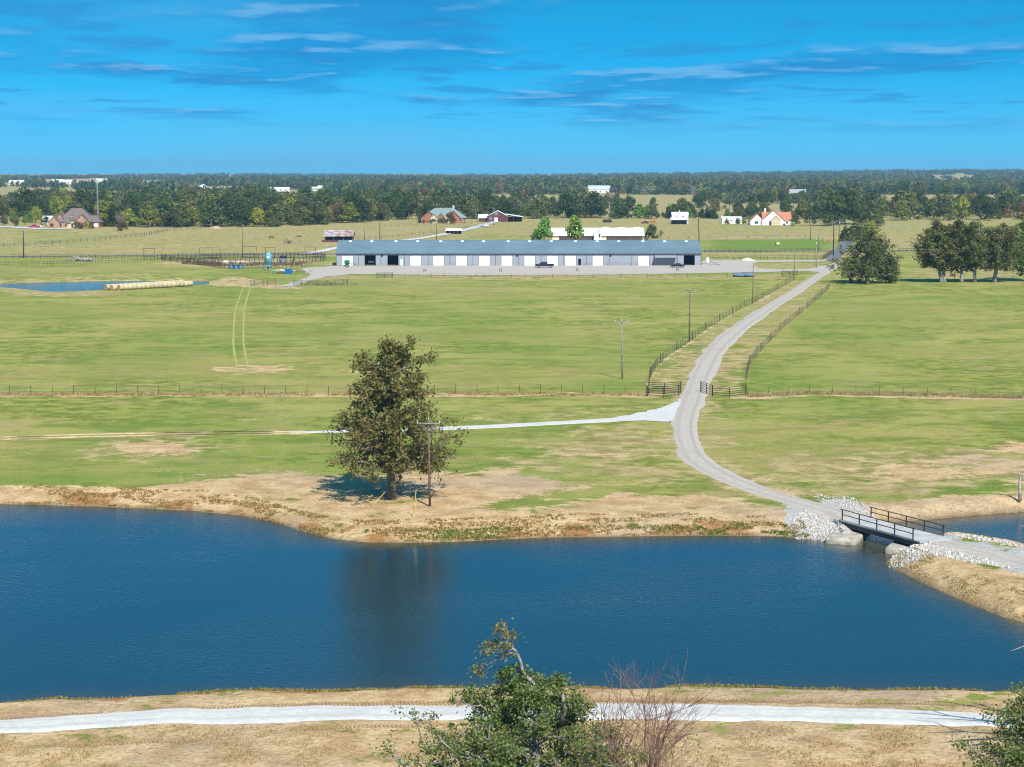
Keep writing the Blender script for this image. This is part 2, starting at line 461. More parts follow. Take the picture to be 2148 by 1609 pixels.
fld = sstep(GYf, 735, 760) * (0.55 + 0.35 * vnoise(GXf / 60, GYf / 160, 17))
fld = mx(fld, sstep(GYf, 1200, 1400) * 0.85)
fld *= 1 - blob([(1475, 526), (1475, 502), (1760, 500), (1745, 526)], 12, .95)
fld *= 1 - blob([(960, 498), (1020, 488), (1160, 498), (1160, 503), (960, 503)], 15, .7)
fld *= 1 - blob([(1890, 548), (1880, 528), (2400, 526), (2400, 552)], 15, .75)
fld *= 1 - blob([(0, 500), (0, 484), (120, 486), (260, 500), (100, 512)], 25, .5)
dry = mx(dry, fld)
dry = mx(dry, blob([(1890, 590), (1890, 560), (2500, 560), (2500, 590)], 12, .6))
dirt = mx(dirt, blob([(300, 552), (380, 545), (660, 540), (690, 556), (640, 562), (400, 560)], 6, .55))
dirt = mx(dirt, blob([(60, 520), (250, 512), (400, 513), (390, 518), (180, 524)], 20, .35))
dirt = mx(dirt, blob([(1480, 497), (1740, 494), (1740, 500), (1480, 501)], 15, .45))
# crushed white stone beside the causeway
dry = mx(dry, strip_mask(lane[1:], 2.0, 1.6, .75))
white = mx(white, strip_mask([(1640, 1052), (1690, 1066), (1740, 1086), (1765, 1100)], 1.0, 0.8, 1))
white = mx(white, blob([(1630, 1046), (1700, 1066), (1768, 1090), (1790, 1112), (1750, 1128), (1690, 1118), (1655, 1090)], .8, .9))
white = mx(white, blob([(1700, 1045), (1780, 1047), (1826, 1072), (1850, 1090), (1800, 1085), (1730, 1064)], 1.0, .95))
white = mx(white, blob([(1866, 1160), (1910, 1136), (1960, 1130), (2060, 1165), (2148, 1188), (2400, 1250), (2400, 1265), (2148, 1202), (2000, 1172), (1930, 1168), (1880, 1168)], .8, .95))
white = mx(white, blob([(1980, 1122), (2060, 1134), (2148, 1150), (2400, 1200), (2400, 1215), (2148, 1165), (2050, 1145), (1985, 1130)], .8, .9))
white = mx(white, strip_mask([(1950, 1128), (2060, 1156), (2148, 1181), (2400, 1258)], 2.4, .5, .9))
# greener low ground
lush = mx(lush, blob([(-300, 1050), (-300, 990), (300, 985), (700, 975), (640, 1000), (300, 1010), (150, 1030)], 6, .7))
lush = mx(lush, blob([(1180, 800), (1340, 790), (1356, 820), (1200, 826)], 6, .8))
lush = mx(lush, blob([(1480, 524), (1480, 503), (1745, 502), (1738, 525)], 8, 1.0))
lush = mx(lush, 0.35 * sstep(vnoise(GXf / 22, GYf / 50, 31), .5, .8))
# rusty weeds at the waterline
smw = np.minimum(sd_poly(GP, pond_main), sd_poly(GP, pond_side))
rust = sstep(-smw, -5.0, -1.0) * (smw > 0.2) * sstep(vnoise(GXf / 3.0, GYf / 6, 41), .35, .75) * np.where(GYf > 140, 1.0, 0.8) * np.where((GXf > 30) & (GYf > 140), 0.25, 1.0)
wet = sstep(-smw, -0.9, 0.1)
dirt = mx(dirt, sstep(-smw, -7.0, -3.5) * (smw > 0) * (GYf > 140) * .92)
for nm, arr in (('dirt', dirt), ('dry', dry), ('white', white), ('lush', lush), ('rust', rust), ('wet', wet)):
    a = gm.attributes.new(nm, 'FLOAT', 'POINT'); a.data.foreach_set('value', np.clip(arr, 0, 1).astype(np.float32))

def ground_material():
    m = bpy.data.materials.new('pasture'); m.use_nodes = True
    nt = m.node_tree; L = nt.links.new; b = nt.nodes['Principled BSDF']
    b.inputs['Roughness'].default_value = 0.95; b.inputs['Specular IOR Level'].default_value = 0.1
    tcn = nt.nodes.new('ShaderNodeTexCoord')
    def noise(scale, detail=5, rough=.55, vec=None):
        n = nt.nodes.new('ShaderNodeTexNoise'); n.inputs['Scale'].default_value = scale
        n.inputs['Detail'].default_value = detail; n.inputs['Roughness'].default_value = rough
        L(vec or tcn.outputs['Object'], n.inputs['Vector']); return n.outputs['Fac']
    def mapped(sx, sy):
        mp = nt.nodes.new('ShaderNodeMapping'); mp.inputs['Scale'].default_value = (sx, sy, 1)
        L(tcn.outputs['Object'], mp.inputs['Vector']); return mp.outputs[0]
    def rng(x, a, c, lo=0.0, hi=1.0):
        n = nt.nodes.new('ShaderNodeMapRange'); n.interpolation_type = 'SMOOTHSTEP'
        L(x, n.inputs[0]); n.inputs[1].default_value = a; n.inputs[2].default_value = c
        n.inputs[3].default_value = lo; n.inputs[4].default_value = hi; return n.outputs[0]
    def mix(f, a, c, bt='MIX'):
        n = nt.nodes.new('ShaderNodeMix'); n.data_type = 'RGBA'; n.blend_type = bt
        if isinstance(f, (int, float)): n.inputs['Factor'].default_value = f
        else: L(f, n.inputs['Factor'])
        for k, x in ((6, a), (7, c)):
            if isinstance(x, tuple): n.inputs[k].default_value = (*x, 1)
            else: L(x, n.inputs[k])
        return n.outputs[2]
    def math_(op, a, c, clamp=False):
        n = nt.nodes.new('ShaderNodeMath'); n.operation = op; n.use_clamp = clamp
        for k, x in ((0, a), (1, c)):
            if isinstance(x, (int, float)): n.inputs[k].default_value = x
            else: L(x, n.inputs[k])
        return n.outputs[0]
    def attr(nm):
        n = nt.nodes.new('ShaderNodeAttribute'); n.attribute_name = nm; return n.outputs['Fac']
    fine = noise(3.2, 6, .7)            # tufts
    mid = noise(0.35, 6, .65)
    big = noise(0.045, 5, .6)
    mow = noise(0.09, 5, .6, mapped(0.8, 1.5))
    huge = noise(0.012, 4, .55)
    g = mix(rng(mid, .40, .60), (0.165, 0.205, 0.032), (0.335, 0.340, 0.075))
    g = mix(rng(big, .46, .60, 0, .8), g, (0.400, 0.360, 0.105))
    g = mix(rng(mow, .51, .62, 0, .7), g, (0.150, 0.205, 0.036))
    g = mix(rng(huge, .47, .60, 0, .6), g, (0.360, 0.310, 0.095))
    g = mix(rng(noise(0.14, 6, .7, mapped(.6, 1.0)), .54, .62, 0, .8), g, (0.42, 0.310, 0.130))
    g = mix(rng(noise(0.25, 5, .6, mapped(.5, 1.2)), .58, .66, 0, .55), g, (0.40, 0.37, 0.045))
    g = mix(rng(noise(0.75, 6, .7), .56, .66, 0, .7), g, (0.36, 0.27, 0.095))
    g = mix(rng(noise(0.55, 6, .7, mapped(1, 1.3)), .57, .66, 0, .65), g, (0.115, 0.165, 0.026))
    g = mix(math_('MULTIPLY', attr('lush'), rng(mid, .3, .6, .4, .9)), g, (0.145, 0.245, 0.032))
    dryc = mix(rng(mid, .38, .62), (0.33, 0.250, 0.090), (0.52, 0.405, 0.190))
    dryc = mix(rng(big, .46, .62, 0, .45), dryc, (0.29, 0.27, 0.075))
    dryc = mix(rng(mow, .5, .68, 0, .45), dryc, (0.26, 0.185, 0.095))
    brk = math_('ADD', math_('MULTIPLY', math_('SUBTRACT', mid, .5), 2.0), math_('ADD', math_('MULTIPLY', math_('SUBTRACT', noise(1.1, 6, .65), .5), 1.5), math_('MULTIPLY', math_('SUBTRACT', noise(.11, 4, .6), .5), 2.6)))
    def edge(nm, a=.32, c=.68):
        at_ = attr(nm)
        gate = math_('MULTIPLY', at_, 3.5, True)
        return rng(math_('ADD', at_, math_('MULTIPLY', brk, gate)), a, c)
    c = mix(edge('dry', .30, .75), g, dryc)
    dirtc = mix(rng(mid, .38, .62), (0.49, 0.310, 0.150), (0.67, 0.470, 0.255))
    dirtc = mix(rng(big, .45, .68, 0, .6), dirtc, (0.43, 0.325, 0.235))
    dirtc = mix(rng(fine, .52, .72, 0, .55), dirtc, (0.30, 0.215, 0.095))
    dirtc = mix(rng(noise(.7, 7, .75, mapped(.7, 1.6)), .56, .68, 0, .65), dirtc, (0.235, 0.195, 0.070))
    c = mix(edge('dirt', .36, .62), c, dirtc)
    c = mix(math_('MULTIPLY', edge('rust', .40, .75), .8), c, (0.34, 0.150, 0.045))
    vor = nt.nodes.new('ShaderNodeTexVoronoi'); vor.inputs['Scale'].default_value = 3.4; L(tcn.outputs['Object'], vor.inputs['Vector'])
    wc = mix(rng(vor.outputs['Distance'], .0, .5), (0.72, 0.70, 0.66), (0.46, 0.435, 0.40))
    c = mix(edge('white', .40, .60), c, wc)
    c = mix(math_('MULTIPLY', attr('wet'), .8), c, (0.115, 0.070, 0.036))
    c = mix(rng(fine, .36, .66, .0, .62), c, mix(1.0, c, (0.52, 0.52, 0.50), 'MULTIPLY'))
    L(c, b.inputs['Base Color'])
    bp = nt.nodes.new('ShaderNodeBump'); bp.inputs['Strength'].default_value = 0.85; bp.inputs['Distance'].default_value = 0.22
    L(math_('ADD', fine, math_('MULTIPLY', mid, 1.6)), bp.inputs['Height']); L(bp.outputs[0], b.inputs['Normal'])
    return m
ground = struct(link('ground', gm, ground_material()))

# ---------------------------------------------------------------- water
def water_material(name, shallow_attr):
    m = bpy.data.materials.new(name); m.use_nodes = True
    nt = m.node_tree; L = nt.links.new; b = nt.nodes['Principled BSDF']
    b.inputs['Roughness'].default_value = 0.07; b.inputs['IOR'].default_value = 1.333
    tcn = nt.nodes.new('ShaderNodeTexCoord')
    at = nt.nodes.new('ShaderNodeAttribute'); at.attribute_name = 'shallow'
    mx_ = nt.nodes.new('ShaderNodeMix'); mx_.data_type = 'RGBA'
    L(at.outputs['Fac'], mx_.inputs['Factor'])
    mx_.inputs[6].default_value = (0.012, 0.040, 0.055, 1); mx_.inputs[7].default_value = (0.050, 0.048, 0.022, 1)
    L(mx_.outputs[2], b.inputs['Base Color'])
    hs = []
    for sc, det, sx, sy, rot in ((2.3, 3, 1.0, 1.5, .45), (5.0, 3, 1.0, 1.4, -.3), (0.05, 3, .6, 1, 0)):
        mp = nt.nodes.new('ShaderNodeMapping'); mp.inputs['Scale'].default_value = (sx, sy, 1); mp.inputs['Rotation'].default_value = (0, 0, rot)
        L(tcn.outputs['Object'], mp.inputs['Vector'])
        n = nt.nodes.new('ShaderNodeTexNoise'); n.inputs['Scale'].default_value = sc; n.inputs['Detail'].default_value = det
        L(mp.outputs[0], n.inputs['Vector']); hs.append(n.outputs['Fac'])
    a = nt.nodes.new('ShaderNodeMath'); a.operation = 'MULTIPLY_ADD'; L(hs[1], a.inputs[0]); a.inputs[1].default_value = 0.35; L(hs[0], a.inputs[2])
    st = nt.nodes.new('ShaderNodeMapRange'); L(hs[2], st.inputs[0]); st.inputs[1].default_value = .3; st.inputs[2].default_value = .7
    st.inputs[3].default_value = .11; st.inputs[4].default_value = .34
    bp = nt.nodes.new('ShaderNodeBump'); bp.inputs['Distance'].default_value = 0.12
    L(st.outputs[0], bp.inputs['Strength']); L(a.outputs[0], bp.inputs['Height']); L(bp.outputs[0], b.inputs['Normal'])
    return m
WATER = water_material('pond_water', True)
def water_sheet(name, x0, x1, y0, y1, z, step, polys):
    X, Y = np.meshgrid(np.arange(x0, x1 + step, step), np.arange(y0, y1 + step, step))
    p = np.stack([X.ravel(), Y.ravel()], 1)
    nx_, ny_ = X.shape[1], X.shape[0]
    i_ = np.arange(ny_ - 1)[:, None] * nx_ + np.arange(nx_ - 1)[None, :]
    q = np.stack([i_, i_ + 1, i_ + nx_ + 1, i_ + nx_], -1).reshape(-1, 4)
    s = np.min([sd_poly(p, k) for k in polys], 0)
    me = np_mesh(name, np.column_stack([p, np.full(len(p), z)]), q)
    sh = sstep(s, -5.5, -0.2) * 0.75
    ch = sd_poly(p, channel)
    sh = np.maximum(sh, sstep(-ch, -7, 1) * 0.85)
    a = me.attributes.new('shallow', 'FLOAT', 'POINT'); a.data.foreach_set('value', sh.astype(np.float32))
    return struct(link(name, me, WATER))
water_sheet('pond_water', -90, 90, 108, 205, ZW, 1.5, [pond_main, pond_side, channel])
water_sheet('pond_water', -260, -60, 520, 600, ZW2, 4.0, [pond_back])

# ---------------------------------------------------------------- roads
def gravel(name, c1, c2, sc=2.0, track=None):
    m = bpy.data.materials.new(name); m.use_nodes = True
    nt = m.node_tree; L = nt.links.new; b = nt.nodes['Principled BSDF']
    b.inputs['Roughness'].default_value = 0.95; b.inputs['Specular IOR Level'].default_value = 0.15
    tcn = nt.nodes.new('ShaderNodeTexCoord')
    def noise(scale, det):
        n = nt.nodes.new('ShaderNodeTexNoise'); n.inputs['Scale'].default_value = scale; n.inputs['Detail'].default_value = det; n.inputs['Roughness'].default_value = .7
        L(tcn.outputs['Object'], n.inputs['Vector']); return n
    n1, n2 = noise(sc, 7), noise(.18, 5)
    def mixer(f, a, c, lo, hi, s):
        r_ = nt.nodes.new('ShaderNodeMapRange'); L(f, r_.inputs[0]); r_.inputs[1].default_value = lo; r_.inputs[2].default_value = hi; r_.inputs[4].default_value = s
        k = nt.nodes.new('ShaderNodeMix'); k.data_type = 'RGBA'; L(r_.outputs[0], k.inputs['Factor'])
        for q, x in ((6, a), (7, c)):
            if isinstance(x, tuple): k.inputs[q].default_value = (*x, 1)
            else: L(x, k.inputs[q])
        return k.outputs[2]
    c = mixer(n1.outputs['Fac'], c1, c2, .3, .7, 1)
    c = mixer(n2.outputs['Fac'], c, tuple(x * .72 for x in c1), .5, .72, .7)
    at = nt.nodes.new('ShaderNodeAttribute'); at.attribute_name = 'wear'
    c = mixer(at.outputs['Fac'], c, tuple(x * .62 for x in c1) if track is None else track, .3, 1.0, .8)
    L(c, b.inputs['Base Color'])
    bp = nt.nodes.new('ShaderNodeBump'); bp.inputs['Strength'].default_value = .6; bp.inputs['Distance'].default_value = .06
    L(n1.outputs['Fac'], bp.inputs['Height']); L(bp.outputs[0], b.inputs['Normal'])
    return m
GREY_GRAVEL = gravel('grey_gravel', (0.50, 0.435, 0.37), (0.345, 0.295, 0.25), track=(0.25, 0.225, 0.20))
WHITE_GRAVEL = gravel('white_gravel', (0.60, 0.58, 0.545), (0.44, 0.42, 0.39), track=(0.40, 0.375, 0.335))
TARMAC = gravel('county_tarmac', (0.17, 0.175, 0.19), (0.13, 0.13, 0.14))
def road(name, lst, width, mtl, lift=0.05, step=0.6, rag=0.3, tracks=(), world=False, fade=0.0):
    c = np.asarray(lst, float) if world else PL(lst)
    c = catmull(c, step)
    t = np.gradient(c, axis=0); t /= np.linalg.norm(t, axis=1)[:, None]
    n = np.column_stack([-t[:, 1], t[:, 0]])
    s = np.concatenate([[0], np.cumsum(np.linalg.norm(np.diff(c, axis=0), axis=1))])
    wv = np.interp(s / s[-1], np.linspace(0, 1, len(width)), width) if isinstance(width, (list, tuple)) else np.full(len(c), width)
    K = 11
    rows = []; wear = []
    jl = (vnoise(s / 1.1, s * 0 + 1, 3) - .5) * rag + (vnoise(s / 7.0, s * 0 + 7, 4) - .5) * rag * 4
    jr = (vnoise(s / 1.1, s * 0 + 4, 5) - .5) * rag + (vnoise(s / 7.0, s * 0 + 9, 6) - .5) * rag * 4
    for k in range(K):
        f = k / (K - 1) * 2 - 1
        off = f * wv / 2 + (jl if f > 0 else jr) * abs(f) ** 3
        p = c + n * off[:, None]
        z = terrain(p) + lift - 0.09 * (abs(f) == 1)
        rows.append(np.column_stack([p, z]))
        w_ = 0.0
        for tr_ in tracks: w_ = max(w_, 1 - min(1, abs(f - tr_) / .22))
        wear.append(np.full(len(c), w_))
    v_ = np.stack(rows, 1).reshape(-1, 3); wear = np.stack(wear, 1).ravel()
    i_ = np.arange(len(c) - 1)[:, None] * K + np.arange(K - 1)[None, :]
    q = np.stack([i_ + 1, i_, i_ + K, i_ + K + 1], -1).reshape(-1, 4)
    me = np_mesh(name, v_, q[:, ::-1])
    a = me.attributes.new('wear', 'FLOAT', 'POINT'); a.data.foreach_set('value', wear.astype(np.float32))
    me.polygons.foreach_set('use_smooth', np.ones(len(me.polygons), bool))
    return struct(link(name, me, mtl))
def sheet(name, lst, mtl, z=0.04, rag=0.8, step=3.0):
    p = PL(lst); p = np.vstack([p, p[:1]])
    out = []
    for a, b in zip(p[:-1], p[1:]):
        n = max(1, int(np.linalg.norm(b - a) / step))
        for k in range(n):
            q = a + (b - a) * k / n
            out.append((q[0] + random.uniform(-rag, rag), q[1] + random.uniform(-rag, rag) * 1.5, z))
    return struct(MB().poly(out).build(name, mtl))
random.seed(4)
BRZ = 0.2
bl0, bl1 = P(1766.6, 1091, BRZ), P(1915, 1132, BRZ)          # rail feet, pond side
br0, br1 = P(1827, 1086, BRZ), P(1978, 1125, BRZ)            # rail feet, far side
b0, b1 = (bl0 + br0) / 2, (bl1 + br1) / 2
BDIR = (b1 - b0).normalized()
lane_w = list(PL(lane)) + [np.array((b0 - BDIR * 0.2)[:2])]
road('gravel_lane', lane_w, [3.6, 3.7, 3.7, 3.7, 3.9, 4.4, 4.6, 4.2, 3.8, 3.4, 3.2], GREY_GRAVEL, lift=0.07, rag=.16, tracks=(-.5, .45), world=True)
cw = [np.array((b1 + BDIR * 0.2)[:2]), np.array((b1 + BDIR * 3)[:2])] + list(PL([(2060, 1155), (2148, 1180), (2300, 1225), (2500, 1290)]))
road('causeway_lane', cw, [3.0, 3.3, 3.4, 3.5], GREY_GRAVEL, lift=0.07, rag=.25, tracks=(-.5, .45), world=True)
sheet('white_gravel_fan', [(1285, 877), (1340, 867), (1385, 856), (1432, 837), (1442, 846), (1436, 862), (1424, 874), (1406, 885), (1340, 883.5), (1285, 884)], WHITE_GRAVEL, z=.062, rag=.35, step=.9)
road('white_gravel_spur', [(1360, 874), (1300, 880), (1200, 886), (1100, 891), (1000, 896), (900, 900), (800, 903), (700, 905.5), (610, 907)],
     [4.4, 4.2, 3.8, 3.6, 3.5, 3.4, 3.2, 3.0, 2.4, 0.8], WHITE_GRAVEL, lift=0.055, rag=.2)
road('white_dam_road', [(-500, 1550), (-100, 1531), (0, 1524.5), (160, 1515), (320, 1506), (520, 1499.5), (680, 1495), (860, 1493.5), (1200, 1495), (1430, 1496.5), (1700, 1499.5), (1900, 1505), (2090, 1511), (2300, 1520), (2700, 1540)],
     3.5, WHITE_GRAVEL, lift=0.10, rag=.14, step=.35, tracks=(-.45, .45))
TRACK = gravel('worn_grass_track', (0.40, 0.36, 0.13), (0.27, 0.28, 0.06), .35)
for off in (0, 23):
    road('wheel_track', [(497 + off, 772), (490 + off * .95, 730), (490 + off * .9, 690), (494 + off * .8, 650), (504 + off * .7, 618), (512 + off * .6, 600)], [.45, .5, .4, .5], TRACK, lift=.06, rag=.05, step=1.2)
for off in (0, 5):
    road('wheel_track', [(640, 904.5 + off * .7), (400, 907 + off), (200, 911 + off), (0, 917.5 + off), (-300, 929 + off)], [.5, .7, .8, .7], mat('bare_track', (.50, .36, .21), .95, .2, 1.0), lift=.06, rag=.3, step=.8)
sheet('barn_yard', [(634, 563), (690, 558.5), (900, 557.5), (1200, 557), (1470, 556.5), (1476, 545.5), (1530, 545), (1600, 546), (1700, 545.3), (1755, 544), (1762, 548), (1700, 549), (1590, 550), (1578, 555),
                    (1590, 563), (1640, 565.5), (1700, 564), (1735, 556), (1755, 552), (1758, 558), (1740, 566), (1722, 572), (1690, 568.5), (1600, 571), (1500, 573), (1300, 576), (1000, 578), (830, 576), (740, 575), (690, 580), (650, 590), (610, 601), (585, 601), (630, 588), (655, 577), (638, 571)], GREY_GRAVEL, z=0.05)
road('county_road', [(-400, 540), (0, 538.5), (330, 536.5), (700, 533), (1100, 530), (1480, 527.5), (1720, 526.5), (1960, 525.5), (2500, 523)], 6.0, TARMAC, lift=.2, rag=.2, step=4)
road('side_road', [(1748, 547), (1752, 536), (1762, 527), (1778, 505), (1792, 490), (1806, 475)], 5.0, TARMAC, lift=.25, rag=.2, step=3)
road('farm_track', [(640, 534), (690, 524), (740, 515), (860, 503), (930, 492), (985, 480), (1010, 473), (1040, 465)], 5.0, WHITE_GRAVEL, lift=.25, rag=.4, step=3)
road('house_drive', [(-60, 474), (20, 476.5), (60, 479), (110, 481), (160, 479)], 9.0, WHITE_GRAVEL, lift=.3, rag=.4, step=3)

# ================================================================== TREES
BARK = mat('bark', (0.15, 0.125, 0.10), 0.9, .35, 4.0, bump=.6)
BARK_GREY = mat('grey_bark', (0.27, 0.245, 0.22), 0.9, .3, 4.0, bump=.6)
DEADWOOD = mat('dead_wood', (0.36, 0.31, 0.275), 0.9, .35, 3.0, bump=.5)
TWIG = mat('red_twig', (0.17, 0.095, 0.075), 0.9, .3, 4.0)
LEAF = {
    'oak': leaf_mat('leaf_oak', [(0.049, 0.072, 0.022), (0.075, 0.108, 0.029), (0.131, 0.160, 0.046)]),
    'olive': leaf_mat('leaf_olive', [(0.085, 0.102, 0.034), (0.134, 0.147, 0.043), (0.204, 0.197, 0.059)]),
    'yellow': leaf_mat('leaf_yellow', [(0.161, 0.190, 0.030), (0.257, 0.266, 0.039), (0.362, 0.315, 0.054)]),
    'rust': leaf_mat('leaf_rust', [(0.197, 0.122, 0.049), (0.271, 0.156, 0.052), (0.229, 0.172, 0.065)]),
    'bright': leaf_mat('leaf_bright', [(0.105, 0.200, 0.026), (0.161, 0.276, 0.039), (0.229, 0.342, 0.057)], .2),
    'cedar': leaf_mat('leaf_cedar', [(0.026, 0.052, 0.022), (0.046, 0.078, 0.029), (0.065, 0.099, 0.035)]),
    'grey': leaf_mat('leaf_grey', [(0.197, 0.181, 0.138), (0.262, 0.229, 0.181), (0.197, 0.181, 0.115)]),
    'hero': leaf_mat('leaf_hero', [(0.095, 0.091, 0.033), (0.192, 0.178, 0.052), (0.246, 0.174, 0.066), (0.146, 0.178, 0.047), (0.310, 0.237, 0.082)], .0),
    'near': leaf_mat('leaf_near', [(0.053, 0.090, 0.025), (0.112, 0.161, 0.039), (0.198, 0.242, 0.065), (0.269, 0.260, 0.086)], .0),
    'neartip': leaf_mat('leaf_neartip', [(0.199, 0.140, 0.049), (0.265, 0.199, 0.058), (0.166, 0.199, 0.049), (0.331, 0.282, 0.083)], .0),
}
def cards(rng, c, size, flat=0.0, out=None):
    """one small four-cornered leaf per centre, turned every way"""
    n = len(c)
    nv = rng.normal(size=(n, 3)); nv[:, 2] += flat
    if out is not None: nv += out * 0.9
    nv /= np.linalg.norm(nv, axis=1)[:, None]
    a = np.cross(nv, rng.normal(size=(n, 3))); a /= np.linalg.norm(a, axis=1)[:, None] + 1e-9
    b = np.cross(nv, a)
    s = (size * rng.uniform(.6, 1.3, n))[:, None]
    k = rng.uniform(.55, .9, n)[:, None]
    v = np.stack([c - a * s * .5, c - b * s * .5 * k + a * s * .05, c + a * s * .5, c + b * s * .5 * k + a * s * .1], 1).reshape(-1, 3)
    return v, np.arange(4 * n).reshape(-1, 4)
def far_tree(seed, H, Wd, kind, n, size, shape='round', base=.0):
    rng = np.random.default_rng(seed)
    lumps = []
    if shape == 'round':
        lumps.append((0, 0, H * .58, Wd * .30, H * .30))
        for i in range(11):
            a = i * 2.4 + rng.uniform(-.5, .5); t = rng.uniform(0, 1)
            z = H * (base + .12 + (.95 - base - .25) * t)
            r = Wd * .5 * (0.62 + .25 * math.sin(math.pi * min(1, t + .25))) * rng.uniform(.5, .95) * (1 - .5 * t)
            lumps.append((math.cos(a) * r, math.sin(a) * r, z, Wd * rng.uniform(.14, .23), H * rng.uniform(.09, .15)))
        lumps.append((rng.uniform(-.6, .6), rng.uniform(-.6, .6), H * .88, Wd * .17, H * .11))
    elif shape == 'cone':
        for i in range(9):
            t = i / 8
            lumps.append((rng.uniform(-.1, .1) * Wd, rng.uniform(-.1, .1) * Wd, H * (.1 + .82 * t), Wd * .5 * (1.02 - t) + .15, H * .11))
    w = np.array([l[3] ** 2 * l[4] ** .5 for l in lumps]); w /= w.sum()
    pick = rng.choice(len(lumps), n, p=w)
    Lm = np.array(lumps)[pick]
    d = rng.normal(size=(n, 3)); d /= np.linalg.norm(d, axis=1)[:, None]
    r = rng.uniform(.35, 1.06, n) ** .55
    c = np.column_stack([Lm[:, 0] + d[:, 0] * r * Lm[:, 3], Lm[:, 1] + d[:, 1] * r * Lm[:, 3], Lm[:, 2] + d[:, 2] * r * Lm[:, 4]])
    c[:, 2] = np.maximum(c[:, 2], H * base * .5)
    v, f = cards(rng, c, size, .35, d)
    tb = MB()
    tb.tube([(0, 0, -.3), (.05, .02, H * .25), (.2, -.1, H * .5), (.1, .1, H * .8)], [H * .026, H * .021, H * .013, H * .004], 6)
    for i in range(5):
        l = lumps[(i * 2) % len(lumps)]
        tb.tube([(.1, 0, H * (.2 + .07 * i)), (l[0] * .5, l[1] * .5, (l[2] + H * .25) / 2), (l[0], l[1], l[2])], [H * .011, H * .008, H * .003], 4)
    return v, f, tb
def bare_tree(seed, H, Wd):
    rng = random.Random(seed); tb = MB()
    def br(p, d, L, r, lev):
        q = p + d * L * .5 + Vector((rng.uniform(-1, 1), rng.uniform(-1, 1), rng.uniform(-.3, 1))) * L * .08
        e = p + d * L
        tb.tube([p, q, e], [r, r * .8, r * .6], 4 if lev else 5, False)
        if lev >= 4: return
        for k in range(3 if lev < 3 else 2):
            nd = (d + Vector((rng.uniform(-1, 1), rng.uniform(-1, 1), rng.uniform(-.2, .7))) * .75).normalized()
            br(e if k else q, nd, L * rng.uniform(.6, .78), r * .58, lev + 1)
    br(Vector((0, 0, -.2)), Vector((0, 0, 1)), H * .3, H * .022, 0)
    return tb
PROTO = []          # (crown mesh, trunk mesh, kind, H, W)
def add_proto(seed, H, Wd, kind, n=1600, size=.95, shape='round', base=.0):
    v, f, tb = far_tree(seed, H, Wd, kind, n, size, shape, base)
    cm_ = np_mesh('crown', v, f); cm_.materials.append(LEAF[kind])
    tm = tb.mesh('trunk'); tm.materials.append(BARK)
    PROTO.append((cm_, tm, kind, H, Wd))
add_proto(1, 12, 13.5, 'oak'); add_proto(2, 14, 15, 'oak'); add_proto(3, 11, 14, 'olive'); add_proto(4, 13, 13, 'olive')
add_proto(5, 11, 12, 'yellow'); add_proto(6, 10, 10.5, 'rust'); add_proto(7, 10, 6.5, 'cedar', 1100, .8, 'cone'); add_proto(8, 9, 8, 'bright', 1000, .8)
add_proto(9, 13, 9, 'grey', 420, .6, base=.3); add_proto(10, 15, 16, 'oak', 1700); add_proto(11, 4.0, 4.6, 'olive', 420, .6, base=.03); add_proto(12, 3.4, 4.2, 'bright', 420, .55, base=.03)
KIND_NAME = {'oak': 'dark green', 'olive': 'olive green', 'yellow': 'yellowing', 'rust': 'rust brown', 'cedar': 'pointed evergreen', 'bright': 'fresh green', 'grey': 'thin grey'}
TREES = []          # (x, y, z, proto, scale, rot, place)
rngT = np.random.default_rng(77)
def tz(x, y): return float(terrain(np.array([[x, y]]))[0])
def put(px, py, proto, s=1.0, place='', w=None):
    p = P(px, py); TREES.append((p.x, p.y, 0.0, proto, s, rngT.uniform(0, 6.28), place))
def wood(lst, spacing, mixk, place, smin=.8, smax=1.15, keep=None):
    poly = PL(lst); lo, hi = poly.min(0), poly.max(0)
    X, Y = np.meshgrid(np.arange(lo[0], hi[0], spacing), np.arange(lo[1], hi[1], spacing * 1.25))
    p = np.stack([X.ravel(), Y.ravel()], 1) + rngT.uniform(-.42, .42, (X.size, 2)) * spacing
    p = p[inside(p, poly)]
    if keep is not None: p = p[rngT.uniform(size=len(p)) < keep]
    for x, y in p:
        k = mixk[int(rngT.integers(len(mixk)))]
        TREES.append((x, y, 0.0, k, float(rngT.uniform(smin, smax)), float(rngT.uniform(0, 6.28)), place))
MIXA = [0, 1, 1, 2, 2, 3, 3, 9, 4, 4, 4, 5, 8, 7, 1]
MIXG = [0, 1, 2, 3, 9, 0, 1, 3, 8, 7]
MIXR = [0, 1, 2, 9, 3, 8, 2, 3, 5, 4]
# belt of woodland behind the fields on the left, and behind the brick houses
wood([(212, 477), (540, 477), (620, 474), (700, 470), (760, 467), (868, 461), (872, 455), (760, 461), (540, 470), (212, 470)], 10, [4, 4, 2, 2, 3, 3, 5, 0, 1, 9, 4, 10], 'along the edge of the wood behind the dry field', .8, 1.35)
wood([(-300, 466), (90, 466), (212, 469), (540, 469), (760, 460), (872, 454), (880, 447), (760, 444), (560, 440), (300, 437), (0, 438), (-300, 440)], 23, MIXA, 'deep in the wood behind the brown-roofed house', 1.05, 1.5)
wood([(880, 460), (990, 460), (1080, 459), (1290, 458), (1290, 454), (1080, 452), (880, 450)], 11, MIXG, 'in the belt behind the green-roofed house', .85, 1.3)
wood([(1290, 459.5), (1440, 459.5), (1720, 460), (1720, 457.5), (1440, 456), (1290, 456)], 9, [10, 2, 7, 11, 2, 0, 3, 6, 10], 'in the hedgerow behind the white sheds', .65, 1.05)
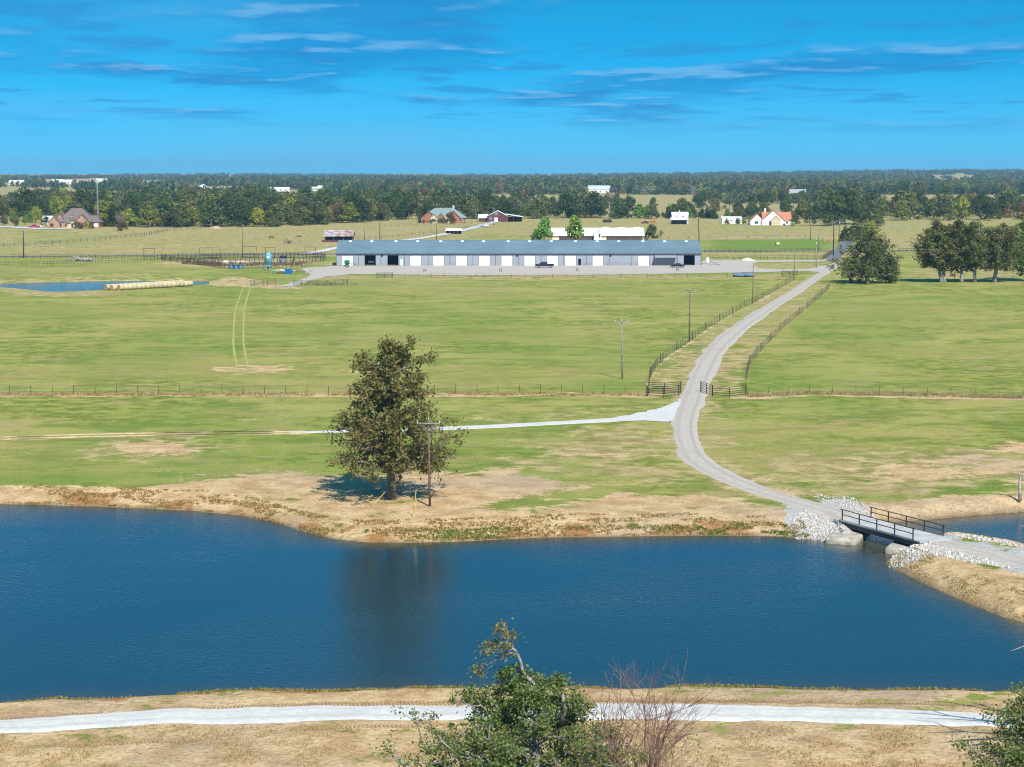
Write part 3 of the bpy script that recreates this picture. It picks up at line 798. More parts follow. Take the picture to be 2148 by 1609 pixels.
wood([(1720, 472), (1800, 470), (1890, 466), (2200, 463), (2600, 462), (2600, 446), (2148, 444), (1900, 446), (1720, 452)], 23, MIXR, 'in the wood beyond the side road', 1.05, 1.5)
wood([(1790, 506), (1830, 470), (1850, 470), (1812, 508)], 9, [2, 4, 3, 0], 'in the row beside the side road', .6, .85)
# open-grown trees on the far pastures
for q in [(1290, 440, 9, .8), (1160, 436, 0, .8), (1180, 426, 2, .9), (1370, 434, 0, .7), (1430, 433, 1, .55), (1466, 441, 9, .95), (1530, 438, 3, .85), (1322, 446, 0, 1.0), (1250, 428, 6, .6), (1215, 447, 5, 1.0),
          (1410, 452, 6, .6), (1600, 436, 1, .9), (1650, 440, 0, .9), (1690, 445, 9, .9), (900, 434, 0, .9), (930, 440, 9, 1.1), (905, 428, 1, .8), (700, 437, 1, 1.0), (740, 432, 6, .9), (820, 432, 0, .8), (640, 424, 0, .7),
          (600, 426, 6, .6), (860, 420, 7, .6), (790, 424, 2, .8), (1020, 420, 0, .4), (1060, 421, 0, .4), (975, 421, 10, .6), (1045, 420, 10, .5), (1000, 426, 2, .6), (1090, 432, 9, 1.0), (1110, 440, 1, 1.0)]:
    put(*q, place='standing alone on the far pastures')
for q in [(8, 472, 2, .5), (30, 470, 7, .85), (52, 471, 7, .6), (62, 468, 7, .75), (95, 474.5, 1, .42), (34, 476, 3, .42), (75, 467, 4, .9), (180, 480, 4, .38), (170, 480.5, 10, .9), (160, 479.5, 5, .42), (192, 479.5, 5, .4)]:
    put(*q, place='in the yard of the brown-roofed house')
put(252, 484, 8, .85, 'alone in the dry field by the brown-roofed house'); put(256, 484, 5, .62, 'alone in the dry field by the brown-roofed house')
for q in [(920, 468.5, 10, .7), (889, 468.5, 10, .6), (903, 469, 10, .7), (945, 470, 5, .75), (931, 469, 5, .4)]:
    put(*q, place='in front of the green-roofed house')
for q in [(1141, 508.5, 7, 1.2), (1125, 508.5, 7, .7), (1207, 508.5, 7, 1.3), (1366, 504, 0, .62), (1386, 504, 8, .42)]:
    put(*q, place='behind the long grey barn beside the white-roofed stables')
for q in [(1525, 471, 10, .9), (1548, 471, 10, 1.0), (1560, 470.5, 11, .9), (1580, 471.5, 10, .8), (1668, 474, 3, .55), (1698, 473, 1, .7), (1645, 474, 10, .4)]:
    put(*q, place='round the white house with the orange roof')
for q in [(1772, 506, 6, .9), (1758, 470, 2, .7)]:
    put(*q, place='by the county road gate')
for q in [(1745, 474, 9, 1.35), (1772, 472, 1, 1.45), (1790, 470, 9, 1.3)]:
    put(*q, place='towering in the dark clump at the side road')
# wooded country out to the horizon: groves
def grove_mask(x, y):
    a = vnoise(x / 240.0, np.log(y) * 11.0, 21) * .6 + vnoise(x / 95.0, np.log(y) * 25.0, 22) * .4
    return a
FARPTS = []
for py0, py1, x0, x1, thr, sp in ((455, 436, -350, 880, .80, 30), (441, 412, 900, 2500, .69, 34), (436, 404, -350, 900, .56, 28), (409, 392, 930, 2500, .16, 30), (404, 378, -350, 2500, .50, 40), (379, 363.5, -400, 2600, .36, 62)):
    ya, yb = P(1074, py0).y, P(1074, py1).y
    Y = ya
    while Y < min(yb, 9600):
        xa = (x0 - 1074) / F_PX * Y; xb = (x1 - 1074) / F_PX * Y
        sp2 = sp * max(1.0, Y / 5200)
        xs_ = np.arange(xa, xb, sp2) + rngT.uniform(-.4, .4, len(np.arange(xa, xb, sp2))) * sp2
        ysr = Y + rngT.uniform(-.4, .4, len(xs_)) * sp2 * 1.3
        k = grove_mask(xs_, ysr) > thr
        qx = 1074 + F_PX * xs_ / ysr; qy = Y_HOR + F_PX * CAM_H / ysr
        k &= ~((qx < 280) & (qy > 383.5) & (qy < 391.5)) & ~((qx > 540) & (qx < 720) & (qy > 399) & (qy < 424)) & ~((qx > 1200) & (qx < 1300) & (qy > 403.5) & (qy < 414))
        FARPTS += [(a, b) for a, b in zip(xs_[k], ysr[k])]
        Y += sp2 * 1.3

# single trees: the 290 that show largest are things of their own, the rest one wood
def seen_x(t): return -15 < 1074 + F_PX * t[0] / t[1] < 2163
TREES.sort(key=lambda t: -(PROTO[t[3]][3] * t[4]) / t[1] * seen_x(t))
MARKS_L = ((95, 'behind the yard trees'), (206, 'behind the brown-roofed house'), (290, 'just past the radio mast'), (400, 'above the log pile fence'), (500, 'above the cattle pens'), (590, 'above the pens light pole'), (700, 'above the blue silo'), (3000, 'above the rusty-roofed shed'))
MARKS_R = ((1790, 'by the white house'), (1880, 'above the broad oak'), (1960, 'above the meadow gap'), (2040, 'above the meadow row of oaks'), (9000, 'past the bright tree'))
def where(t):
    x, y, z, k, s, r, place = t
    px = 1074 + F_PX * x / y
    if 'deep in' in place or 'edge of the wood' in place:
        return ('at the front edge of the wood ' if 'edge' in place else 'in the thick of the wood ') + next(m for q, m in MARKS_L if px < q)
    if 'belt behind' in place:
        return ('in the front of the tree belt ' if y < 1330 else 'in the back of the tree belt ') + next(m for q, m in ((985, 'behind the green-roofed house'), (1100, 'behind the maroon barn'), (1180, 'above the paler stable tree'), (1235, 'above the taller stable tree'), (9000, 'above the three-vent stable')) if px < q)
    if 'hedgerow' in place: return 'in the hedgerow ' + next(m for q, m in ((1400, 'behind the maroon car'), (1500, 'behind the two-storey white shed'), (1570, 'behind the low white shed'), (1650, 'behind the orange-roofed house'), (9000, 'past the orange-roofed house')) if px < q)
    if 'beyond the side road' in place: return ('at the front of the far wood ' if y < 1320 else 'in the back of the far wood ') + next(m for q, m in MARKS_R if px < q)
    return place
def place_tree(t):
    x, y, z, k, s, r, place = t
    place = where(t)
    cm_, tm, kind, H, Wd = PROTO[k]
    small = H < 5
    nm = 'shrub' if small else ('cedar_tree' if kind == 'cedar' else 'tree')
    o = thing(nm, '%s %s %s' % (KIND_NAME[kind], 'shrub' if small else 'tree', place), 'shrub' if small else 'tree', (x, y, z), r, 'trees ' + place)
    sx = rngT.uniform(.9, 1.12)
    o.scale = (s * sx, s / sx, s * rngT.uniform(.88, 1.08))
    link('trunk', tm, None, o); link('crown', cm_, None, o)
for t in TREES[:290]: place_tree(t)
def instancer(name, pts, scl, rot, idx, coll):
    me = bpy.data.meshes.new(name); me.vertices.add(len(pts)); me.vertices.foreach_set('co', np.asarray(pts, np.float32).ravel())
    for nm, ty, arr in (('scl', 'FLOAT', np.asarray(scl, np.float32)), ('rot', 'FLOAT', np.asarray(rot, np.float32)), ('idx', 'INT', np.asarray(idx, np.int32))):
        a = me.attributes.new(nm, ty, 'POINT'); a.data.foreach_set('value', arr)
    o = bpy.data.objects.new(name, me); COL.objects.link(o)
    ng = bpy.data.node_groups.new(name, 'GeometryNodeTree')
    ng.interface.new_socket('Geometry', in_out='INPUT', socket_type='NodeSocketGeometry')
    ng.interface.new_socket('Geometry', in_out='OUTPUT', socket_type='NodeSocketGeometry')
    N = ng.nodes.new; L = ng.links.new
    gi, go = N('NodeGroupInput'), N('NodeGroupOutput')
    ci = N('GeometryNodeCollectionInfo'); ci.inputs['Collection'].default_value = coll
    ci.inputs['Separate Children'].default_value = True; ci.inputs['Reset Children'].default_value = True
    ip = N('GeometryNodeInstanceOnPoints'); ip.inputs['Pick Instance'].default_value = True
    def na(nm, ty):
        n = N('GeometryNodeInputNamedAttribute'); n.data_type = ty; n.inputs['Name'].default_value = nm; return n.outputs['Attribute']
    cx = N('ShaderNodeCombineXYZ'); L(na('rot', 'FLOAT'), cx.inputs[2])
    L(gi.outputs[0], ip.inputs['Points']); L(ci.outputs[0], ip.inputs['Instance']); L(na('idx', 'INT'), ip.inputs['Instance Index'])
    L(cx.outputs[0], ip.inputs['Rotation']); L(na('scl', 'FLOAT'), ip.inputs['Scale']); L(ip.outputs[0], go.inputs[0])
    md = o.modifiers.new('scatter', 'NODES'); md.node_group = ng
    return struct(o, 'stuff')
pc = bpy.data.collections.new('tree_kinds')
for i, (cm_, tm, kind, H, Wd) in enumerate(PROTO):
    nv, nt_ = len(cm_.vertices), len(tm.vertices)
    a = np.empty(nv * 3, np.float32); cm_.vertices.foreach_get('co', a)
    b = np.empty(nt_ * 3, np.float32); tm.vertices.foreach_get('co', b)
    me = bpy.data.meshes.new('kind'); 
    faces = [tuple(p.vertices) for p in cm_.polygons] + [tuple(nv + q for q in p.vertices) for p in tm.polygons]
    me.from_pydata(np.concatenate([a, b]).reshape(-1, 3).tolist(), [], faces)
    me.materials.append(LEAF[kind]); me.materials.append(BARK)
    me.polygons.foreach_set('material_index', [0] * len(cm_.polygons) + [1] * len(tm.polygons))
    pc.objects.link(bpy.data.objects.new('kind_%02d' % i, me))
rest = TREES[290:]
ww = instancer('woodland', [(t[0], t[1], 0) for t in rest], [t[4] for t in rest], [t[5] for t in rest], [t[3] for t in rest], pc)
ww['label'] = 'dense mixed woodland behind the farm fields'; ww['category'] = 'woodland'
gc = bpy.data.collections.new('grove_kinds')
for g_ in range(5):
    rng = np.random.default_rng(300 + g_)
    vs_, fs_, mi_ = [], [], []; off = 0
    kinds = ['oak', 'olive', 'oak', 'grey', 'olive', 'yellow', 'cedar'] if g_ != 3 else ['olive', 'rust', 'grey', 'oak', 'yellow', 'oak', 'olive']
    for j in range(9):
        a_ = j * 2.4; r_ = 21 * math.sqrt((j + .3) / 9)
        v, f, tb = far_tree(900 + g_ * 20 + j, rng.uniform(8.5, 16), rng.uniform(9, 14), 'oak', 230, 2.0, base=.02)
        v = v + np.array([math.cos(a_) * r_, math.sin(a_) * r_, 0])
        vs_.append(v); fs_.append(f + off); off += len(v); mi_ += [int(rng.integers(len(kinds)))] * len(f)
    me = np_mesh('grove', np.vstack(vs_), np.vstack(fs_))
    for k in kinds: me.materials.append(LEAF[k])
    me.polygons.foreach_set('material_index', mi_)
    gc.objects.link(bpy.data.objects.new('grove_%d' % g_, me))
fp = np.array(FARPTS); fz = terrain(fp)
gw = instancer('far_woods', np.column_stack([fp, fz]), rngT.uniform(.65, 1.15, len(fp)), rngT.uniform(0, 6.28, len(fp)), rngT.integers(0, 5, len(fp)), gc)
gw['label'] = 'far wooded country reaching out to the horizon'; gw['category'] = 'woodland'

# ---------------------------------------------------------------- grown trees with real limbs
def grow(seed, H, prof, nl, tr, ns, leaf_n, leaf_s, clump_r, base_h, lean=(0, 0), asym=None, first=0.25, rise=(.2, .55), lo=None, tiers=0):
    rg = np.random.default_rng(seed); wood_ = MB(); cl = []
    k1 = rg.uniform(-1, 1, 4)
    def trunk(h):
        t = h / H
        return Vector((lean[0] * t + .25 * k1[0] * math.sin(4 * t + k1[1]) * t * tr * 4, lean[1] * t + .25 * k1[2] * math.sin(5 * t + k1[3]) * t * tr * 4, h))
    hs = np.linspace(-.3, H * .93, 12)
    wood_.tube([trunk(h) for h in hs], [tr * (1.35 if h < .3 else 1.0) * max(.04, (1 - h / H) ** .85) for h in hs], 9)
    hh = np.linspace(base_h, H * .97, 60); wr = np.array([prof(h / H) for h in hh]) + .3
    cdf = np.cumsum(wr); cdf /= cdf[-1]
    Rmax = wr.max()
    for i in range(nl):
        he = float(np.interp((i + rg.uniform(.1, .9)) / nl, cdf, hh)); a = i * 2.39996 + rg.uniform(-.35, .35)
        if tiers: he = (math.floor(he / H * tiers) + .5 + rg.uniform(-.16, .16)) * H / tiers
        Rr = prof(he / H) * rg.uniform(.66, 1.08)
        if asym: Rr *= asym(a)
        st = max(base_h * .8, he - Rr * rg.uniform(*rise)); st = min(st, H * .88)
        p0 = trunk(st); p2 = trunk(he) + Vector((math.cos(a) * Rr, math.sin(a) * Rr, 0))
        pm = p0.lerp(p2, .5) + Vector((rg.uniform(-.12, .12) * Rr, rg.uniform(-.12, .12) * Rr, rg.uniform(-.05, .16) * Rr))
        pts = []
        for k in range(7):
            t = k / 6
            q = p0 * (1 - t) ** 2 + pm * 2 * t * (1 - t) + p2 * t * t
            pts.append(q + Vector(rg.normal(size=3)) * .035 * Rr * (0 < k < 6))
        r0 = tr * (.18 + .32 * Rr / Rmax) * (1 - .5 * st / H)
        wood_.tube(pts, [r0 * (1 - .88 * k / 6) + .012 for k in range(7)], 5, False)
        for j in range(ns):
            t = first + (1 - first) * (j + rg.uniform(.2, .8)) / ns
            q = pts[min(6, int(t * 6 + .5))]
            d = (p2 - p0).normalized() * .6 + Vector(rg.normal(size=3)) * .75; d.z += .15; d.normalize()
            Ls = (.16 + .2 * rg.uniform()) * (Rr + .8)
            e = q + d * Ls; m_ = q.lerp(e, .55) + Vector(rg.normal(size=3)) * .07 * Ls
            wood_.tube([q, m_, e], [r0 * .3 + .008, r0 * .2 + .006, .008], 4, False)
            cl += [e, m_] + ([q] if rg.uniform() < .5 else [])
            for _ in range(2):
                d2 = (d + Vector(rg.normal(size=3)) * .8).normalized(); e2 = m_ + d2 * Ls * .55
                wood_.tube([m_, e2], [r0 * .12 + .006, .006], 3, False); cl.append(e2)
    cl = np.array([tuple(c) for c in cl])
    if lo is not None: cl = cl[cl[:, 2] > lo]
    n = leaf_n
    c = np.repeat(cl, n, 0)
    wgt = rg.uniform(.45, 1.25, len(cl)).repeat(n)[:, None]
    c = c + rg.normal(size=c.shape) * clump_r * wgt * np.array([1, 1, .75])
    keep = rg.uniform(size=len(c)) < np.clip(rg.uniform(.35, 1.2, len(cl)).repeat(n), 0, 1)
    return wood_, c[keep], rg
def prof_of(tab):
    x = [t[0] for t in tab]; y = [t[1] for t in tab]
    return lambda t: float(np.interp(t, x, y))
def real_tree(name, label, loc, wood_, leaf_pts, rg, leaf, leaf_s, bark, group=None, flat=.5, cat='tree'):
    o = thing(name, label, cat, loc, 0, group)
    wood_.build('trunk', bark, o, True)
    v, f = cards(rg, leaf_pts, leaf_s, flat)
    link('crown', np_mesh('crown', v, f), LEAF[leaf], o)
    return o
# the big oak by the pond
op = P(822, 1047)
w_, lp, rg = grow(12, 15.9, prof_of([(0.1, 5.4), (.19, 6.9), (.3, 6.6), (.42, 5.9), (.52, 4.7), (.6, 3.9), (.66, 3.1), (.72, 4.0), (.82, 4.2), (.91, 3.7), (.97, 2.6), (1, 1.6)]), 50, .46, 7, 19, .3, .31, 3.4, tiers=10,
                  lean=(-.1, 0), asym=lambda a: (1.0 + .06 * math.cos(a)) * (1 - .42 * max(0, math.cos(a + 1.1)) ** 2))
real_tree('oak_tree', 'tall bronze-green oak standing by the pond shore beside a utility pole', (op.x, op.y, tz(op.x, op.y)), w_, lp, rg, 'hero', .29, BARK)
# the shade trees at the lane's end
def shade(px, py, H, tab, seed, leaf, label, nl=34, lean=(0, 0), tr=.5, base=2.6, ns=6, ln=14, ls=.50, cr=.55):
    p = P(px, py)
    w_, lp, rg = grow(seed, H, prof_of(tab), nl, tr, ns, ln, ls, cr, base, lean=lean)
    return real_tree('shade_tree', label, (p.x, p.y, 0), w_, lp, rg, leaf, ls, BARK_GREY, 'big shade trees past the end of the lane')
wide = [(.05, 6.5), (.2, 9), (.45, 8.3), (.7, 6.2), (.9, 3.5), (1, 1)]
tall = [(.1, 3.0), (.35, 5.0), (.6, 5.6), (.8, 4.6), (.95, 2.6), (1, .8)]
shade(1819, 594, 15.5, wide, 31, 'olive', 'broad low-spreading oak beside the lane with old tractor seats beneath', 46, base=2.2, tr=.6)
shade(1866, 594, 7.5, [(.1, 2.0), (.5, 2.6), (.9, 1.6), (1, .5)], 36, 'olive', 'small drooping oak under the edge of the broad oak', 16, base=1.0, tr=.25)
shade(1981, 592, 17.5, tall, 32, 'olive', 'twin-stemmed tall oak, first of the row across the meadow', 34, lean=(-1.5, 0), base=4)
shade(1975, 592, 15.5, [(.1, 2.5), (.4, 6.0), (.65, 6.4), (.85, 4.0), (1, .8)], 38, 'olive', 'wide leaning stem twinned with the tall oak of the meadow row', 26, lean=(-3.5, 0), base=5.5)
shade(2017, 592, 17.8, tall, 33, 'olive', 'slim olive oak with leafy sprouts low on its pale trunk', 34, lean=(-.5, 0), base=4.5)
shade(2044, 592, 17.2, tall, 34, 'olive', 'olive oak with a clean pale grey trunk in the meadow row', 34, lean=(.8, 0), base=5.5)
shade(2085, 592, 17.0, [(.1, 3), (.4, 6), (.6, 6), (.85, 3.5), (1, 1)], 35, 'olive', 'thick dark-trunked oak leaning over the end of the meadow row', 36, lean=(3, 0), base=4.5, tr=.65)
shade(2160, 590, 19.0, [(.1, 4), (.4, 6.5), (.7, 6), (.9, 3.5), (1, 1)], 37, 'bright', 'bright green full-crowned tree past the dark-trunked oak', 34, base=3, ns=7, ln=16)
# tree tops rising in front of the dam road
Y0 = 94.0
np0 = Q(1118, 1609, Y0)
w_, lp, rg = grow(51, 8.7, prof_of([(.2, 5.0), (.45, 5.4), (.6, 5.0), (.70, 3.6), (.8, 2.9), (.92, 2.0), (1, .9)]), 52, .34, 7, 46, .12, .21, 2.2, asym=lambda a: 1.0 - .16 * math.cos(a))
# the long bare limb with its tuft of leaves
limb = [Q(1150, 1470, Y0) , Q(1128, 1443, Y0 + .3), Q(1110, 1424, Y0 + .4), Q(1096, 1408, Y0 + .5), Q(1091, 1386, Y0 + .4), Q(1082, 1366, Y0 + .2), Q(1073, 1358, Y0)]
base = Vector((np0.x, Y0, 0))
limb = [p - base for p in limb]
w_.tube([Vector((0, 0, 5.2)), Vector((.7, .1, 6.3))] + limb, [.16, .15, .13, .12, .11, .10, .085, .07, .05], 6)
tip = []
tr_ = random.Random(5)
for (tx, ty) in [(1045, 1322), (1060, 1328), (1040, 1345), (1058, 1350), (1022, 1352), (1018, 1368), (1070, 1340), (1066, 1372), (1030, 1362), (1048, 1360), (1004, 1398), (1012, 1412), (1000, 1408), (1052, 1312), (1078, 1330)]:
    e = Q(tx, ty, Y0 + tr_.uniform(-.6, .6)) - base
    q = limb[-1].lerp(e, .5) + Vector((0, 0, tr_.uniform(-.1, .1)))
    w_.tube([limb[-1 if ty < 1380 else -2], q, e], [.03, .02, .008], 4, False); tip.append(tuple(e))
stub = [Vector((1.3, -.3, 6.4)), Vector((1.55, -.5, 7.3)), Vector((1.35, -.6, 7.9))]
w_.tube(stub, [.14, .12, .10], 6)
no = real_tree('oak_tree', 'dark green oak top before the white dam road with a long bare limb', base, w_, lp, rg, 'near', .145, BARK_GREY)
tc_ = np.repeat(np.array(tip), 46, 0); tc_ = tc_ + rg.normal(size=tc_.shape) * .19
v, f = cards(rg, tc_, .14, .3)
link('crown', np_mesh('crown', v, f), LEAF['neartip'], no)
# wiry leafless tree beside it
def wiry(seed, base, H, spread, levels, n0, r0, up=.5):
    rng = random.Random(seed); tb = MB(); tips = []
    def br(p, d, L, r, lev):
        pts = [p]; dd = d.copy()
        for k in range(3):
            dd = (dd + Vector((rng.gauss(0, 1), rng.gauss(0, 1), rng.gauss(0, .7) + .25)) * .13).normalized()
            pts.append(pts[-1] + dd * L / 3)
        tb.tube(pts, [r, r * .85, r * .7, r * .5], 5 if lev < 2 else 3, False)
        if lev >= levels: tips.append(pts[-1]); return
        for k in range(4 if lev > 0 else 5):
            s_ = pts[rng.choice([1, 2, 3, 3])]
            nd = (dd + Vector((rng.gauss(0, 1), rng.gauss(0, 1), rng.gauss(0, .6) + .3)) * .62).normalized()
            br(s_, nd, L * rng.uniform(.5, .76), r * .52, lev + 1)
    for i in range(n0):
        a = i * 2.4 + .4
        d = Vector((math.cos(a) * spread, math.sin(a) * spread, 1)).normalized()
        br(Vector((math.cos(a) * .1, math.sin(a) * .1, -.2)), d, H * .42, r0, 0)
    return tb, tips
wb = Q(1330, 1609, 92.5); wb = Vector((wb.x, 92.5, 0))
tb, tips = wiry(9, wb, 10.0, .38, 4, 5, .10)
wo_ = thing('bare_tree', 'wiry leafless reddish tree beside the dark green oak top', 'tree', wb)
tb.build('trunk', TWIG, wo_)
rg = np.random.default_rng(3)
tp = np.array([tuple(t) for t in tips]); tp = tp[(tp[:, 2] < 5.4)]
lc = np.repeat(tp, 3, 0); lc = lc + rg.normal(size=lc.shape) * .16
v, f = cards(rg, lc, .11, .3); link('sparse_leaves', np_mesh('sparse_leaves', v, f), LEAF['neartip'], wo_)
# oak at the road's far end, and the dead tree whose limbs shade the road
cb = Q(2216, 1609, 97.0); cb = Vector((cb.x, 97.0, 0))
w_, lp, rg = grow(63, 7.2, prof_of([(.1, 3.2), (.4, 3.9), (.6, 3.6), (.8, 2.6), (1, .9)]), 44, .3, 7, 34, .12, .28, 1.4)
real_tree('oak_tree', 'dark green oak crown beside the shaded end of the white dam road', cb, w_, lp, rg, 'near', .145, BARK_GREY)
db = Vector((35.2, 106.0, 0))
tb, tips = wiry(14, db, 13.5, .38, 2, 5, .16)
tb.tube([Vector((-.2, 0, 5.5)), Vector((-3.5, .3, 7.4)), Vector((-6.0, .2, 7.6)), Vector((-7.6, .1, 7.25)), Vector((-8.6, .0, 6.9))], [.1, .08, .06, .035, .012], 5)
for (pts_, r_) in (([(0, 0, 8.5), (-2.5, .4, 11.0), (-5.0, .8, 12.2), (-7.2, 1.0, 12.6)], .17), ([(-2.5, .4, 11.0), (-4.2, -.6, 12.8), (-6.6, -1.0, 13.6)], .11), ([(0, 0, 7.5), (-2.8, -1.0, 9.8), (-5.4, -1.6, 11.0), (-7.4, -1.8, 11.2)], .15),
                   ([(-2.8, -1.0, 9.8), (-4.6, -2.6, 10.6), (-6.8, -3.4, 10.8)], .1), ([(0, 0, 0), (.1, .1, 5), (-.1, 0, 9.5), (-.6, .4, 13.5), (-1.8, .8, 15.5)], .28), ([(-.6, .4, 13.5), (-3.2, 1.4, 15.0), (-5.4, 1.8, 15.2)], .1), ([(-5.0, .8, 12.2), (-6.2, 2.0, 13.0), (-7.6, 2.6, 13.2)], .07), ([(-5.4, -1.6, 11.0), (-6.4, -.4, 11.8), (-7.6, .2, 11.9)], .07)):
    tb.tube([Vector(q) for q in pts_], [r_ * (1 - .8 * i / (len(pts_) - 1)) for i in range(len(pts_))], 6)
dt = thing('dead_tree', 'leafless dead tree past the shaded end of the white dam road', 'tree', db)
tb.build('trunk', DEADWOOD, dt)
# snag at the water's edge past the bridge
sb_ = P(2140, 1046)
s_ = MB()
k = 1 / 20.5
s_.tube([(0, 0, -.2), (-.05, 0, .7), (-.1, 0, 1.5), (.0, .05, 2.2), (-.25, 0, 2.7), (-.35, 0, 3.2)], [.2, .17, .13, .1, .06, .03], 7)
s_.tube([(-.1, 0, 1.5), (.3, .1, 2.0), (.45, 0, 2.6)], [.09, .06, .03], 5)
s_.tube([(.0, 0, 2.2), (.12, 0, 2.8)], [.05, .02], 5)
o = s_.build('dead_snag', DEADWOOD, None, True, sb_); tag(o, 'short dead tree snag on the bank past the bridge', 'dead tree')

# ================================================================== MATERIALS FOR BUILT THINGS
STEEL_BLACK = mat('black_pipe', (0.020, 0.020, 0.024), .55, .2, 2)
STEEL_RUST = mat('rusty_pipe', (0.085, 0.055, 0.042), .8, .35, 3)
WIRE = mat('wire', (0.16, 0.15, 0.14), .6, .1, 1)
POLE = mat('pole_wood', (0.155, 0.105, 0.078), .9, .3, 2)
POLE_GREY = mat('pole_wood_grey', (0.25, 0.22, 0.19), .9, .25, 2)
POLE_DARK = mat('pole_wood_dark', (0.040, 0.034, 0.030), .9, .25, 2)
GALV = mat('galvanised', (0.45, 0.46, 0.48), .45, .12, 2, metal=.4)
PORCELAIN = mat('porcelain', (0.62, 0.62, 0.60), .3, .05, 2)
CONCRETE = mat('concrete', (0.48, 0.45, 0.40), .9, .18, 1.5, bump=.3)
SIDING = mat('grey_siding', (0.275, 0.295, 0.335), .6, .05, .2, wave=('X', 1.05, .5))
SIDING_D = mat('trim_dark', (0.10, 0.115, 0.15), .6, .1, 1)
ROOF_BLUE = mat('slate_blue_roof', (0.125, 0.185, 0.215), .55, .10, .12)
SKYLIGHT = mat('skylight', (0.62, 0.66, 0.70), .35, .06, 1)
DOOR_W = mat('white_door', (0.80, 0.80, 0.80), .5, .03, 1)
DARKIN = mat('barn_inside', (0.05, 0.05, 0.055), .9, .2, 1)
GLASS = mat('window_glass', (0.02, 0.025, 0.03), .08, .1, 1, spec=.6)
TYRE = mat('tyre', (0.018, 0.018, 0.018), .85, .2, 3)
RIM = mat('rim', (0.42, 0.42, 0.44), .35, .1, 3, metal=.6)
BLACKP = mat('black_paint', (0.008, 0.008, 0.012), .22, .2, 1, spec=.6)
NAVYP = mat('navy_paint', (0.012, 0.016, 0.034), .22, .2, 1, spec=.6)
LAMP = mat('lamp_glass', (0.6, 0.6, 0.58), .2, .05, 1)
RED_LAMP = mat('tail_lamp', (0.35, 0.02, 0.02), .25, .05, 1)
BRICK = mat('tan_brick', (0.38, 0.22, 0.145), .9, .28, 1.2)
BRICK_R = mat('red_brick', (0.33, 0.12, 0.075), .9, .22, 1.2)
STONE = mat('cream_stone', (0.56, 0.45, 0.30), .9, .25, 1.0)
SHINGLE = mat('brown_shingle', (0.155, 0.118, 0.108), .9, .18, 1.5)
SHINGLE_G = mat('green_shingle', (0.175, 0.225, 0.220), .85, .14, 1.5)
TERRA = mat('orange_tile', (0.42, 0.17, 0.085), .85, .18, 1.2)
WHITE = mat('white_paint', (0.78, 0.78, 0.76), .6, .05, 1)
CREAM = mat('cream_paint', (0.66, 0.58, 0.46), .7, .08, 1)
MAROON = mat('maroon_siding', (0.105, 0.028, 0.032), .7, .15, .6, wave=('X', 2.0, .4))
WROOF = mat('white_metal_roof', (0.74, 0.77, 0.78), .45, .05, .5, wave=('X', 1.2, .3))
RUSTROOF = mat('rusty_metal_roof', (0.42, 0.45, 0.47), .7, .2, .45, col2=(0.26, 0.10, 0.07))
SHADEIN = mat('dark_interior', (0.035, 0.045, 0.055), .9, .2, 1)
HAY = mat('hay', (0.47, 0.375, 0.225), .95, .22, 2.5, bump=.8, obj_rand=.12)
HAYEND = mat('hay_end', (0.36, 0.235, 0.10), .95, .3, 5, bump=.8)
BLUEP = mat('blue_plastic', (0.012, 0.11, 0.42), .5, .12, 1)
SILO = mat('silo_blue', (0.13, 0.34, 0.42), .45, .12, 1.0, wave=('Z', 2.4, .5))
TROUGH = mat('steel_blue', (0.08, 0.16, 0.26), .5, .2, 1)
CULV = mat('culvert_blue', (0.17, 0.23, 0.33), .45, .2, 1, metal=.2, wave=('X', 2.6, .8))
GREENP = mat('green_paint', (0.012, 0.16, 0.06), .4, .15, 1)
YELLOW = mat('yellow_plastic', (0.62, 0.46, 0.12), .6, .08, 1)
PINKP = mat('magenta_paint', (0.33, 0.015, 0.10), .3, .1, 1)
MAROONP = mat('maroon_paint', (0.13, 0.012, 0.02), .3, .1, 1)
ORANGEP = mat('orange_paint', (0.55, 0.17, 0.03), .5, .1, 1)
GRAVELP = mat('gravel_pile', (0.55, 0.47, 0.38), .95, .15, 2.5, bump=.8)
ROCK = mat('riprap', (0.60, 0.555, 0.505), .9, .22, 2.0, obj_rand=.1)
COWC = mat('cow_hide', (0.13, 0.05, 0.025), .8, .3, 2)
HORSE = mat('horse_hide', (0.40, 0.20, 0.07), .8, .2, 2)
JUNK = mat('weathered_scrap', (0.18, 0.13, 0.11), .85, .4, 2)

